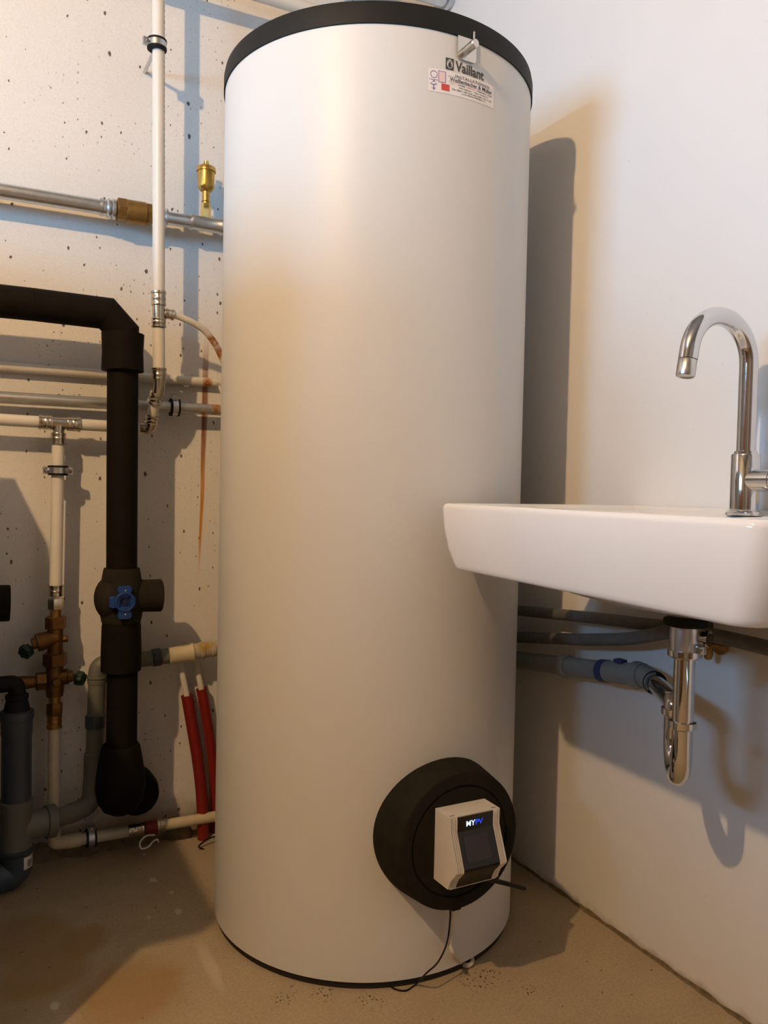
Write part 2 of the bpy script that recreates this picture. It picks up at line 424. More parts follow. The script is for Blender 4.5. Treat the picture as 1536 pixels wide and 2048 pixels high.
struct('door_handle', M().sweep(fillet([(DY1-0.12, FY-0.045, 1.03), (DY1-0.12, FY+0.01, 1.03), (DY1-0.24, FY+0.01, 1.03)], 0.02), 0.009), m_steel, 30, dr)
# broken joint along the foot of the right wall
b = M(); L = []
y = -0.4
while y < BW-0.01:
    L.append(y); y += 0.012
ra = []; n_ = len(L)
for i, yy in enumerate(L):
    k = 0.002 + 0.004*abs(math.sin(yy*23)*math.sin(yy*61+1)) + random.random()*0.0025
    hh = 0.0015 + 0.004*abs(math.sin(yy*31+2)) + random.random()*0.0025
    ra.append([(WX+0.002, yy, -0.002), (WX-k-0.004, yy, -0.002), (WX-k*0.6, yy, hh*0.35), (WX-0.0015, yy, hh*1.1), (WX+0.002, yy, hh)])
b._rings(ra)
struct('trim_1', b, m_crack, 0)
# ragged mortar fillet along the foot of the back wall
b = M(); ra = []; xx = -0.6
while xx < WX-0.02:
    k = 0.012 + 0.022*abs(math.sin(xx*17)*math.sin(xx*41+0.6)) + random.random()*0.008
    hh = 0.012 + 0.02*abs(math.sin(xx*23+1.3)*math.sin(xx*9)) + random.random()*0.008
    ra.append([(xx, BW+0.002, -0.002), (xx, BW-k-0.006, -0.002), (xx, BW-k*0.55, hh*0.4), (xx, BW-0.002, hh*1.15), (xx, BW+0.002, hh)])
    xx += 0.016
b._rings(ra)
struct('trim_2', b, m_mortar, 60)

# pendant lamp: the warm light of the room
lt = thing('pendant_lamp', 'bare warm bulb hanging on a short cord from the ceiling', 'lamp', (LAMP.x, LAMP.y, CZ))
part('ceiling_rose', M().lathe((LAMP.x, LAMP.y, CZ), (0, 0, -1), [(0, 0.045), (0.02, 0.04), (0.03, 0.012)]), m_frame, lt)
part('cord', M().cyl((LAMP.x, LAMP.y, CZ-0.02), (LAMP.x, LAMP.y, LAMP.z+0.09), 0.004, 10), m_black, lt)
part('socket', M().lathe((LAMP.x, LAMP.y, LAMP.z+0.10), (0, 0, -1), [(0, 0.008), (0.01, 0.018), (0.065, 0.020)]), m_socket, lt)
part('bulb', M().lathe((LAMP.x, LAMP.y, LAMP.z+0.036), (0, 0, -1), [(0, 0.012), (0.012, 0.016), (0.022, 0.022), (0.036, 0.025), (0.048, 0.021), (0.057, 0.012), (0.061, 0.001)], 20), m_bulb, lt)

# unseen cabinets added beyond the left edge, shaped to shade that corner
t = thing('shade_cabinet', 'tall grey unseen cabinet added by the back wall to block window light', 'boiler', (-0.75, 1.75, 0))
part('body', M().box((-0.72, 1.51, 0.80), 0.62, 1.06, 1.40), m_cab, t, bevel=0.01)
part('plinth', M().box((-0.72, 1.53, 0.05), 0.56, 1.00, 0.10), m_base, t)
part('front_panel', M().box((-0.72, 0.972, 1.20), 0.54, 0.02, 0.50), m_frame, t, bevel=0.004)
part('handle', M().sweep(fillet([(-0.80, 0.985, 0.70), (-0.80, 0.945, 0.70), (-0.64, 0.945, 0.70), (-0.64, 0.985, 0.70)], 0.015), 0.008), m_steel, t)
t = thing('light_block_cupboard', 'brown wooden unseen cupboard added under the window to cut its light', 'cupboard', (-1.55, 0.5, 0))  # unseen, added to keep window light off the low surfaces
part('carcass', M().box((-1.55, 0.50, 0.725), 0.46, 1.70, 1.35), m_wood, t, bevel=0.006)
part('plinth', M().box((-1.56, 0.50, 0.025), 0.40, 1.62, 0.05), m_base, t)
for yy in (-0.06, 0.50, 1.06):
    d_ = part('door', M().box((-1.311, yy, 0.735), 0.018, 0.54, 1.28), m_wood, t, bevel=0.003)
    part('knob', M().lathe((-1.302, yy+0.22, 0.85), (1, 0, 0), [(0, 0.006), (0.012, 0.006), (0.016, 0.014), (0.024, 0.012)], 16), m_steel, d_)
t = thing('shadow_cabinet', 'low grey unseen cabinet shaped to cast the shadow in the left corner', 'cabinet', (-0.22, 1.6, 0))  # out of view, its stepped profile shaped for the shadow on floor and wall
part('body', M().prism([(-0.02, 1.25, 0.06), (-0.02, 1.88, 0.06), (-0.02, 1.88, 1.10), (-0.02, 1.77, 1.06), (-0.02, 1.69, 0.90), (-0.02, 1.45, 0.875), (-0.02, 1.165, 0.87), (-0.02, 1.165, 0.82), (-0.02, 1.25, 0.80)], (-0.37, 0, 0)), m_cab, t)
part('plinth', M().box((-0.205, 1.58, 0.03), 0.33, 0.58, 0.06), m_base, t)

# ------------------------------------------------------------------ the tank
t = thing('hot_water_tank', 'tall white cylindrical hot water tank with black lid in the corner', 'water tank', (TX, TY, 0))
def tcyl(prof, n=128): return M().lathe((TX, TY, 0), (0, 0, 1), prof, n)
part('jacket', tcyl([(0.0135, TR-0.004), (0.0145, TR), (1.762, TR), (1.764, TR-0.004)]), m_jacket, t)
part('lid', tcyl([(1.757, TR-0.002), (1.7575, TR+0.003), (1.786, TR+0.0032), (1.797, TR+0.001), (1.801, TR-0.006), (1.801, 0.05)]), m_lid, t, 'black plastic lid')
part('base_ring', tcyl([(0.0, TR-0.005), (0.014, TR-0.005)]), m_base, t)
FX, FZ, FYF = 0.793, 0.290, 1.186
fl = part('flange_cover', M().lathe((FX, 1.30, FZ), (0, -1, 0), [(0, 0.1365), (0.050, 0.1355), (0.1085, 0.1275), (0.1125, 0.1255), (0.114, 0.122), (0.114, 0.1030), (0.110, 0.1022), (0.110, 0.0995), (0.114, 0.0987), (0.1145, 0.001)], 80), m_cover, t, 'round black foam flange cover', smooth=32)
part('cable_outlet', M().box((FX+0.010, 1.222, FZ-0.132), 0.022, 0.03, 0.022), m_cover, fl, bevel=0.004)

def text_mesh(s, size, align='LEFT', spacing=1.0, bold=0.0):
    cu = bpy.data.curves.new('txt', 'FONT'); cu.body = s; cu.size = size; cu.align_x = align; cu.space_character = spacing
    cu.offset = bold; cu.resolution_u = 3
    o = bpy.data.objects.new('txt', cu); C.objects.link(o)
    dg = bpy.context.evaluated_depsgraph_get(); dg.update()
    me = bpy.data.meshes.new_from_object(o.evaluated_get(dg))
    v = [tuple(p.co) for p in me.vertices]; f = [tuple(p.vertices) for p in me.polygons]
    bpy.data.objects.remove(o); bpy.data.curves.remove(cu); bpy.data.meshes.remove(me)
    return v, f
def fit(vf, x0, x1, y, h=None):
    v, f = vf; a = min(p[0] for p in v); c = max(p[0] for p in v); k = (x1-x0)/(c-a)
    lo = min(p[1] for p in v); hi = max(p[1] for p in v)
    ky = k if h is None else h/(hi-lo)
    return [(x0+(p[0]-a)*k, y+(p[1]-lo)*ky, 0) for p in v], f
def wrap(vf, ang0, z0, off, tilt=0.0):     # arc length x, height y -> tank surface; ang0 measured from the -y direction
    v, f = vf; out = []
    ct, st = math.cos(tilt), math.sin(tilt)
    for x, y, _ in v:
        x, y = x*ct-y*st, x*st+y*ct
        a = ang0 + x/TR; r = TR+off
        out.append((TX+r*math.sin(a), TY-r*math.cos(a), z0+y))
    return M().raw(out, f)
def quad(x0, x1, y0, y1, nx=1):
    v = []; f = []
    for i in range(nx+1):
        x = x0+(x1-x0)*i/nx; v += [(x, y0, 0), (x, y1, 0)]
    for i in range(nx): f.append((2*i, 2*i+2, 2*i+3, 2*i+1))
    return v, f
def frame2d(x0, x1, y0, y1, w_):
    a = [quad(x0, x1, y0, y0+w_, 4), quad(x0, x1, y1-w_, y1, 4), quad(x0, x0+w_, y0, y1), quad(x1-w_, x1, y0, y1)]
    v = []; f = []
    for q in a:
        k = len(v); v += q[0]; f += [tuple(i+k for i in g_) for g_ in q[1]]
    return v, f
def ring2d(cx, cy, rx, ry, w_, n=24):
    v = []; f = []
    for i in range(n):
        a = 2*PI*i/n; v += [(cx+rx*math.cos(a), cy+ry*math.sin(a), 0), (cx+(rx-w_)*math.cos(a), cy+(ry-w_)*math.sin(a), 0)]
    for i in range(n):
        j = (i+1) % n; f.append((2*i, 2*j, 2*j+1, 2*i+1))
    return v, f
def poly2d(pts): return [(x, y, 0) for x, y in pts], [tuple(range(len(pts)))]
def ang_of(px, py):
    p = CY(px, py); return math.atan2(p.x-TX, TY-p.y), p.z
# maker's lettering and emblem
a0, zl0 = ang_of(891, 137)
a1, zl1 = ang_of(967, 160)
LW = (a1-a0)*TR
EB = LW*0.19
lettering = part('printed_logo', wrap(fit(text_mesh('Vaillant', 0.03, bold=0.0007), EB*1.22, LW, 0, 0.0185), a0, zl0, 0.0006), m_ink, t, 'dark grey printed lettering')
part('emblem', wrap(quad(0, EB, 0, 0.0205, 3), a0, zl0-0.0005, 0.0006), m_ink, lettering)
egg = [(EB/2+EB*0.36*math.cos(q)*(1-0.1*math.sin(q)), 0.0102+0.0082*math.sin(q)) for q in [2*PI*i/28 for i in range(28)]]
part('emblem_egg', wrap(poly2d(egg), a0, zl0-0.0005, 0.0009), m_jacket, lettering)
hare = [(0.28, 0.30), (0.36, 0.16), (0.64, 0.16), (0.72, 0.30), (0.69, 0.50), (0.61, 0.58), (0.70, 0.80), (0.60, 0.82), (0.54, 0.63), (0.46, 0.63), (0.40, 0.82), (0.30, 0.80), (0.39, 0.58), (0.31, 0.50)]
part('emblem_hare', wrap(poly2d([(EB*x, 0.0205*y) for x, y in hare]), a0, zl0-0.0005, 0.0012), m_ink, lettering)
# installer's sticker
s0, sz0 = ang_of(856, 181); s1, sz1 = ang_of(986.5, 218)
_, szt = ang_of(856, 134.6)
SW = (s1-s0)*TR; SH = szt-sz0; tl = math.atan2(sz1-sz0, SW)
def stk(vf, off): return wrap(vf, s0, sz0, off, tl)
st = part('sticker', stk(quad(0, SW, 0, SH, 12), 0.0005), m_sticker, t, 'white installer sticker')
def sx(k): return k*SW
def sy(k): return k*SH
part('sticker_text', stk(fit(text_mesh('INSTALLATIONEN', 0.01, spacing=1.25, bold=0.00005), sx(.37), sx(.91), sy(.80), sy(.11)), 0.0009), m_inkb, st)
part('sticker_text', stk(fit(text_mesh('Weißenbacher & Müller', 0.01, bold=0.00006), sx(.29), sx(.965), sy(.585), sy(.175)), 0.0009), m_inkb, st)
for k0, k1 in ((.785, .795), (.560, .570)):
    part('sticker_rule', stk(quad(sx(.26), sx(.98), sy(k0), sy(k1), 8), 0.0008), m_inkp, st)
xs = (.29, .40, .54, .69, .88, .975)
for i, (w_, mt) in enumerate((('GAS -', m_inky), ('WASSER -', m_inkb), ('HEIZUNG -', m_inko), ('WÄRMEPUMPEN -', m_inkb), ('SOLAR', m_ink))):
    part('sticker_text', stk(fit(text_mesh(w_, 0.008, bold=0.00005), sx(xs[i]+.005), sx(xs[i+1]-.01), sy(.455), sy(.065)), 0.0009), mt, st)
for s_, x0_, x1_, y_ in (('5020 Salzburg  -  Aigner Straße 53', .42, .88, .325), ('Tel.: 0664 / 160 15 61 oder 0676 / 571 71 25', .32, .95, .215), ('e-mail: Mueller1400@gmx.at', .46, .84, .105)):
    part('sticker_text', stk(fit(text_mesh(s_, 0.008, bold=0.00005), sx(x0_), sx(x1_), sy(y_), sy(.078)), 0.0009), m_inkb, st)
part('sticker_ring', stk(ring2d(sx(.075), sy(.74), sx(.045), sx(.045), sx(.006)), 0.0009), m_inkp, st)
part('sticker_frame', stk(quad(sx(.135), sx(.235), sy(.44), sy(.93), 3), 0.0007), m_inkpink, st)
part('sticker_frame', stk(frame2d(sx(.135), sx(.235), sy(.44), sy(.93), sx(.006)), 0.0009), m_inkp, st)
part('sticker_patch', stk(quad(sx(.175), sx(.285), sy(.12), sy(.40), 3), 0.0009), m_inkr, st)
part('sticker_mark', stk(quad(sx(.02), sx(.125), sy(.50), sy(.52), 2), 0.0009), m_inkp, st)
part('sticker_mark', stk(poly2d([(sx(.025), sy(.36)), (sx(.05), sy(.28)), (sx(.085), sy(.28)), (sx(.12), sy(.36)), (sx(.105), sy(.36)), (sx(.08), sy(.31)), (sx(.055), sy(.31)), (sx(.04), sy(.36))]), 0.0009), m_inkp, st)
part('sticker_mark', stk(quad(sx(.068), sx(.078), sy(.06), sy(.29)), 0.0009), m_inkp, st)
part('sticker_mark', stk(quad(sx(.045), sx(.10), sy(.13), sy(.15)), 0.0009), m_inkp, st)
part('sticker_mark', stk(poly2d([(sx(.05), sy(.39)), (sx(.075), sy(.49)), (sx(.10), sy(.40)), (sx(.075), sy(.43))]), 0.0009), m_inkp, st)

# self-adhesive steel hook under the lid
hx0 = YP(913, 115, TY-TR).x; hx1 = YP(950, 125, TY-TR).x; hz1 = 1.7575; hz0 = YP(915, 117, TY-TR-0.002).z
hc = (hx0+hx1)/2; hy = TY-TR
t = thing('hook', 'brushed steel self-adhesive hook under the black tank lid', 'hook', (hc, hy-0.002, hz0))
c_ = 0.004
pl_ = [(hx0+c_, hz0), (hx1-c_, hz0), (hx1, hz0+c_), (hx1, hz1), (hx0, hz1), (hx0, hz0+c_)]
part('plate', M().prism([(x, hy-0.0015, z) for x, z in pl_], (0, -0.0025, 0)), m_steel, t)
pz = hz0+0.0125; pxx = hc-0.007
part('peg', M().lathe((pxx, hy-0.003, pz), (0, -1, 0.0), [(0, 0.0078), (0.038, 0.0078), (0.0395, 0.0065)], 28), m_steel, t)
part('pin', M().lathe((pxx, hy-0.036, pz+0.006), (0, 0, 1), [(0, 0.0019), (0.0155, 0.0019), (0.0165, 0.001)], 12), m_chrome, t)

# ------------------------------------------------------------------ heating controller on the flange
KX0, KX1, KY = 0.737, 0.843, FYF
t = thing('heater_controller', 'small white electric heater control box with blue lit logo', 'controller', (0.79, KY, 0.232))
prof = [(0.043, 0.2323), (0.049, 0.2343), (0.052, 0.243), (0.058, 0.254), (0.0665, 0.263), (0.0745, 0.272), (0.0745, 0.2765), (0.050, 0.333), (0.050, 0.3565), (0.047, 0.3607), (0.043, 0.3607)]
def kprof(x, ins): return [(x, KY-max(0.04, p_[0]-ins), p_[1]) for p_ in prof]
cheek = lambda x: [(x, KY, 0.2325), (x, KY-0.047, 0.2343), (x, KY-0.050, 0.243), (x, KY-0.056, 0.254), (x, KY-0.0645, 0.263), (x, KY-0.0725, 0.272), (x, KY-0.0725, 0.2765), (x, KY-0.048, 0.333), (x, KY-0.048, 0.3605), (x, KY, 0.3605)]
ho = part('housing', M().prism(cheek(KX0), (0.0045, 0, 0)).prism(cheek(KX1), (-0.0045, 0, 0)).box(((KX0+KX1)/2, KY-0.0235, 0.35825), KX1-KX0-0.009, 0.047, 0.0045).box(((KX0+KX1)/2, KY-0.0235, 0.2347), KX1-KX0-0.009, 0.047, 0.0040), m_boxwhite, t)
part('core', M().box(((KX0+KX1)/2, KY-0.0215, 0.2965), KX1-KX0-0.0092, 0.043, 0.118), m_gap, t)
for sgn, xe in ((1, KX0), (-1, KX1)):
    for k in range(3):
        xa = xe + sgn*(0.0060+k*0.0034)
        part('rib', M().prism(kprof(xa, 0.0006*(2-k)), (sgn*0.0021, 0, 0)), m_boxrib, ho)
    part('rib_gap', M().prism(kprof(xe+sgn*0.0042, 0.0045), (sgn*0.0095, 0, 0)), m_gap, ho)
PX0, PX1 = KX0+0.0150, KX1-0.0150
def strip(a, b_, ins, th=0.002):
    a = Vector((0, KY-a[0]+ins, a[1])); b_ = Vector((0, KY-b_[0]+ins, b_[1])); d_ = (b_-a).normalized(); nrm = Vector((0, -d_.z, d_.y))
    if nrm.y > 0: nrm = -nrm
    return [(PX0, *a.yz), (PX0, *b_.yz), (PX0, *(b_-nrm*th).yz), (PX0, *(a-nrm*th).yz)], nrm
pn, _n = strip((0.0500, 0.333), (0.0500, 0.3585), 0.001)
part('logo_panel', M().prism(pn, (PX1-PX0, 0, 0)), m_panel, t)
pn, nrm = strip((0.0745, 0.2765), (0.0500, 0.333), 0.001)
part('screen_panel', M().prism(pn, (PX1-PX0, 0, 0)), m_panel, t)
A0 = Vector((0, KY-0.0745+0.001, 0.2765)); A1 = Vector((0, KY-0.05+0.001, 0.333))
def sp(x, k, off): q = A0+(A1-A0)*k+nrm*off; return (x, q.y, q.z)
W_ = PX1-PX0
scn = part('screen', M().raw([sp(PX0+W_*.13, .16, .0006), sp(PX0+W_*.80, .16, .0006), sp(PX0+W_*.80, .86, .0006), sp(PX0+W_*.13, .86, .0006)], [(0, 1, 2, 3)]), m_screen, t)
vis = []
for q in ((0.0745, 0.2765), (0.0745, 0.272), (0.0665, 0.263), (0.058, 0.254), (0.052, 0.243), (0.049, 0.2345)): vis.append((PX0, KY-q[0]+0.0012, q[1]))
vis += [(PX0, KY-0.044, 0.2345), (PX0, KY-0.044, 0.2765)]
part('visor', M().prism(vis, (W_, 0, 0)), m_visor, t)
def ktext(s_, x0, x1, z, h, mt):
    v, f = fit(text_mesh(s_, 0.01, bold=0.00004), x0, x1, z, h)
    return M().raw([(p_[0], KY-0.0500+0.0003, p_[1]) for p_ in v], f)
lx = PX0+W_*.25
part('lit_logo', ktext('MY', lx, lx+0.0185, 0.3405, 0.0095, 0), m_ledw, t, 'glowing blue-white letters')
part('lit_logo', ktext('PV', lx+0.0195, lx+0.0345, 0.3405, 0.0095, 0), m_ledb, t, 'glowing blue letters')
an0 = Vector((KX1-0.018, KY-0.038, 0.231)); an1 = YP(1051, 1777, KY-0.038)
part('antenna', M().sweep([an0, an0+(an1-an0)*0.96, an1], [0.0044, 0.0040, 0.0028], 14), m_black, t, 'black stub antenna')

# cables from the flange
c0 = Vector((FX+0.010, 1.224, FZ-0.142))
pts = [c0+Vector((0, 0.003, 0.012)), c0, YP(903, 1860, 1.222), YP(899, 1888, 1.218), YP(907, 1908, 1.214), FL(921, 1925, 0.009), FL(934, 1931, 0.006), FL(944, 1924, 0.006), FL(940, 1905, 0.006), FL(925, 1885, 0.006)]
solo('power_cable', 'short white power cable hanging from the black flange cover', 'cable', M().sweep(spline(pts, 8), 0.0045, 12), m_cable, pts[-2])
pts = [c0+Vector((-0.006, -0.001, 0.008)), YP(900, 1838, 1.215), YP(894, 1885, 1.213), YP(876, 1924, 1.212), YP(852, 1947, 1.21), FL(832, 1968, 0.004), FL(812, 1981, 0.002), FL(790, 1978, 0.002), FL(777, 1968, 0.003), FL(772, 1955, 0.003)]
solo('sensor_wire', 'thin black wire hanging from flange cover to the floor', 'wire', M().sweep(spline(pts, 8), 0.0016, 8), m_black, pts[-2])

# ------------------------------------------------------------------ washbasin
SXF, SY0, SY1, SZ, SB = 0.740, 0.547, 1.211, 0.9065, 0.791
def rrect(x0, x1, y0, y1, r, z, n=8, rb=0.004, bow=0.0):
    """counter-clockwise loop; the two corners on the room side have radius r"""
    out = []
    for cx, cy, a, rr in ((x0+r, y0+r, PI, r), (x1-rb, y0+rb, 1.5*PI, rb), (x1-rb, y1-rb, 0, rb), (x0+r, y1-r, 0.5*PI, r)):
        for i in range(n+1):
            q = a+0.5*PI*i/n
            out.append((cx+rr*math.cos(q), cy+rr*math.sin(q), z))
    # straight sides get extra points so that rings stay regular
    return out
t = thing('washbasin', 'white ceramic washbasin mounted on the right wall', 'washbasin', (WX-0.24, 0.88, SB))
X1 = WX-0.001
rings = []
yc = 0.88; xc_ = 1.0
def oval(rx, ry, z, cx, cy, n=36, p=3.2):
    out = []
    for i in range(n):
        # same angular start as rrect (pointing -x), counter-clockwise
        q = PI + 2*PI*i/n + PI*0.0
        c_, s_ = math.cos(q), math.sin(q)
        rr = (abs(c_)**p+abs(s_)**p)**(-1/p)
        out.append((cx+rx*c_*rr, cy+ry*s_*rr, z))
    return out
def outer(z, ins, rr):
    k = max(0.0, (SZ-0.03-z)/(SZ-0.03-SB))
    return [(x, y, z_-0.0075*k*(SY1-y)/(SY1-SY0)) for x, y, z_ in rrect(SXF+ins*0.6, X1-(ins*0.6 if z > SZ-0.02 else 0.0), SY0+ins, SY1-ins, rr, z)]
bx = 0.965
rings.append(oval(0.020, 0.020, SZ-0.118, xc_, yc, p=2))
rings.append(oval(0.09, 0.13, SZ-0.112, bx+0.01, yc, p=2.5))
rings.append(oval(0.135, 0.22, SZ-0.080, bx, yc, p=3))
rings.append(oval(0.15, 0.25, SZ-0.040, bx-0.012, yc, p=3.5))
rings.append(oval(0.156, 0.262, SZ-0.017, bx-0.015, yc, p=3.8))
rings.append(oval(0.162, 0.270, SZ-0.0105, bx-0.015, yc, p=4))
rings.append(outer(SZ-0.0080, 0.034, 0.020))
rings.append(outer(SZ-0.0070, 0.030, 0.021))
rings.append(outer(SZ-0.0010, 0.020, 0.024))
rings.append(outer(SZ, 0.012, 0.026))
rings.append(outer(SZ-0.0012, 0.0055, 0.028))
rings.append(outer(SZ-0.0045, 0.0015, 0.029))
rings.append(outer(SZ-0.010, 0.0, 0.030))
rings.append(outer(SZ-0.045, 0.003, 0.031))
rings.append(outer(SZ-0.080, 0.010, 0.032))
rings.append(outer(SB+0.010, 0.020, 0.033))
rings.append(outer(SB+0.004, 0.0225, 0.033))
rings.append(outer(SB+0.0008, 0.027, 0.033))
rings.append(outer(SB, 0.036, 0.030))
rings.append(outer(SB+0.002, 0.07, 0.04))
rings.append(oval(0.17, 0.25, SB-0.004, bx+0.02, yc, p=3))
rings.append(oval(0.145, 0.20, SB-0.024, bx+0.03, yc, p=2.6))
rings.append(oval(0.08, 0.11, SB-0.042, xc_, yc, p=2.2))
rings.append(oval(0.034, 0.034, SB-0.047, xc_, yc, p=2))
rings.append(oval(0.020, 0.020, SB-0.047, xc_, yc, p=2))
b = M(); b._rings(rings, False, False, closed=True)
part('basin', b, m_ceramic, t, smooth=50)
part('drain_grate', M().lathe((xc_, yc, SZ-0.1175), (0, 0, 1), [(0, 0.019), (0.002, 0.030), (0.004, 0.028), (0.004, 0.0005)], 28), m_chrome, t)

# tap
fy = 0.88; fx = YP(1487, 1030, fy).x; fz = SZ-0.0082
t = thing('tap', 'chrome swan-neck tap standing on the back of the washbasin', 'tap', (fx, fy, fz))
part('base_ring', M().lathe((fx, fy, fz), (0, 0, 1), [(0, 0.0285), (0.004, 0.0285), (0.007, 0.0255), (0.008, 0.022)], 40), m_chrome, t)
zb = YP(1484, 908, fy).z
bo = part('body', M().lathe((fx, fy, fz+0.006), (0, 0, 1), [(0, 0.0225), (zb-fz-0.008, 0.0225), (zb-fz-0.006, 0.0215)], 40), m_chrome, t)
part('neck_collar', M().lathe((fx, fy, zb-0.001), (0, 0, 1), [(0, 0.018), (0.0055, 0.018), (0.006, 0.016)], 36), m_chrome, t)
zt = YP(1430, 612, fy).z; xe = YP(1378, 700, fy).x; ze = YP(1372, 752, fy).z
zc = zt-0.015-(fx-xe)/2*1.0; cx = (fx+xe)/2; rr = (fx-xe)/2
neck = [(fx, fy, zb+0.003), (fx, fy, zb+0.06)]
for i in range(25):
    a = PI*i/24*0.965; neck.append((cx+rr*math.cos(a), fy, zc+rr*1.0*math.sin(a)))
e0 = Vector(neck[-1]); ed = (Vector(neck[-1])-Vector(neck[-2])).normalized()
neck.append(e0+ed*0.013)
part('spout', M().sweep(neck, 0.0148, 28), m_chrome, t)
e1 = e0+ed*0.0135
ae = part('aerator', M().lathe(e1, ed, [(0, 0.0138), (0.001, 0.0146), (0.025, 0.0146), (0.027, 0.0138), (0.027, 0.0128), (0.025, 0.012), (0.025, 0.0005)], 32), m_steel, t, 'dull steel aerator tip')
hz = YP(1500, 961, fy).z
part('handle_neck', M().lathe((fx, fy-0.012, hz), (0, -1, 0), [(0, 0.018), (0.040, 0.018), (0.0405, 0.0172)], 36), m_chrome, t)
hd = part('handle', M().lathe((fx, fy-0.0535, hz), (0, -1, 0), [(0, 0.0172), (0.001, 0.0185), (0.045, 0.0185), (0.048, 0.015)], 36), m_chrome, t)
part('lever', M().sweep([(fx, fy-0.08, hz+0.015), (fx-0.01, fy-0.085, hz+0.06)], [0.005, 0.004], 14), m_chrome, hd)

# siphon under the basin
sxx, syy = 1.006, 0.88
t = thing('siphon', 'chrome tube siphon hanging under the washbasin', 'siphon', (sxx, syy, 0.46))
def sz(py): return YP(1368, py, syy).z
z_w = sz(1246)
part('washer', M().lathe((sxx, syy, z_w+0.006), (0, 0, -1), [(0, 0.034), (0.009, 0.034), (0.011, 0.030)], 40), m_rubber, t, 'black rubber washer')
part('cup', M().lathe((sxx, syy, z_w-0.003), (0, 0, -1), [(0, 0.0225), (0.006, 0.0235), (0.020, 0.0245), (z_w-sz(1300), 0.0235), (z_w-sz(1303), 0.021)], 40), m_satin, t)
nu = part('coupling_nut', M().lathe((sxx, syy, sz(1299)), (0, 0, -1), [(0, 0.0235), (0.001, 0.0262), (0.010, 0.0262), (0.0125, 0.024), (0.013, 0.018)], 40), m_chrome, t)
part('lug', M().box((sxx-0.0, syy-0.030, sz(1293)), 0.012, 0.016, 0.014), m_chrome, nu, bevel=0.003)
part('side_port', M().lathe((sxx+0.012, syy-0.018, sz(1272)), (0.25, -1, 0), [(0, 0.010), (0.010, 0.010), (0.011, 0.0125), (0.016, 0.0125)], 24), m_chrome, t)
ux, uy = 1.068, 0.953
zu = sz(1572)
leg0 = Vector((sxx, syy, 0)); leg1 = Vector((ux, uy, 0)); uc = (leg0+leg1)/2; ur = (leg1-leg0).length/2; ud = (leg0-leg1).normalized()
zuc = zu+0.004+ur
z_r = sz(1449)
part('down_tube', M().cyl((sxx, syy, sz(1303)), (sxx, syy, z_r), 0.0162, 32), m_chrome, t)
u = [Vector((sxx, syy, z_r+0.005))]
for i in range(25):
    a = PI*i/24; q = uc+ud*ur*math.cos(a); u.append(Vector((q.x, q.y, zuc-ur*math.sin(a))))
zo = YP(1340, 1415, uy).z
u.append(Vector((ux, uy, z_r+0.0)))
part('u_bend', M().sweep(u, 0.0160, 28), m_chrome, t)
rg = [(0, 0.0175), (0.001, 0.0212), (0.011, 0.0212), (0.013, 0.0195), (0.014, 0.0165)]
part('ring_nut', M().lathe((sxx, syy, z_r+0.007), (0, 0, -1), rg, 36), m_chrome, t)
part('ring_nut', M().lathe((ux, uy, z_r+0.002), (0, 0, -1), rg, 36), m_chrome, t)
wo_end = RT(1306, 1362, 0.062)
out = fillet([(ux, uy, z_r-0.01), (ux, uy, RT(1330, 1392, 0.13).z), wo_end], 0.075, 12)
part('outlet_tube', M().sweep(out, 0.0172, 28), m_chrome, t)

# waste pipe along the right wall
t = thing('waste_pipe', 'grey plastic waste pipe along the right wall behind the siphon', 'waste pipe', RT(1150, 1325, 0.05))
wa = RT(1012, 1317, 0.045); wb = RT(1290, 1352, 0.058)
wd = (wb-wa)
def wpt(k): return wa+wd*k
def wk(px):      # parameter along the run seen at pixel column px
    best = min(range(1001), key=lambda i: abs(768+F*((wpt(i/1000)-Vector((0, 0, CAMH))).dot(_r))/((wpt(i/1000)-Vector((0, 0, CAMH))).dot(_f))-px)); return best/1000
part('pipe', M().cyl(wa-wd*0.6, wpt(wk(1135)), 0.0205, 28), m_waste_r, t)
part('socket', M().lathe(wpt(wk(1127)), wd, [(0, 0.0205), (0.002, 0.0255), (0.012, 0.0262), (0.018, 0.023), (0.02, 0.0205)], 32), m_waste_r, t)
part('pipe', M().cyl(wpt(wk(1140)), wpt(wk(1215)), 0.0205, 28), m_waste_r, t)
bl = part('blue_ring', M().lathe(wpt(wk(1203)), wd, [(0, 0.0205), (0.001, 0.0235), (0.020, 0.0235), (0.021, 0.021)], 28), m_bluecl, t, 'dark blue seal ring')
part('blue_tab', M().box(wpt(wk(1243))+Vector((-0.004, 0, 0.0245)), 0.018, 0.022, 0.008), m_bluecl, bl, bevel=0.002)
part('pipe', M().cyl(wpt(wk(1215)), wpt(wk(1280)), 0.0225, 28), m_waste_r, t)
part('socket', M().lathe(wpt(wk(1270)), wd, [(0, 0.0225), (0.002, 0.027), (0.010, 0.027), (0.012, 0.025), (0.022, 0.0245)], 32), m_waste_r, t)
part('rubber_seal', M().sweep(fillet([wpt(wk(1280)), wpt(wk(1296)), wo_end*0.9+Vector(out[-3])*0.1], 0.02), [0.0225]+[0.022]*9+[0.0205], 28), m_waste_r, t)
part('seal_rim', M().lathe(wo_end*0.93+Vector(out[-3])*0.07, Vector(out[-3])-wo_end, [(0, 0.0205), (0.001, 0.0222), (0.006, 0.0222), (0.006, 0.0172)], 28), m_rubber, t)

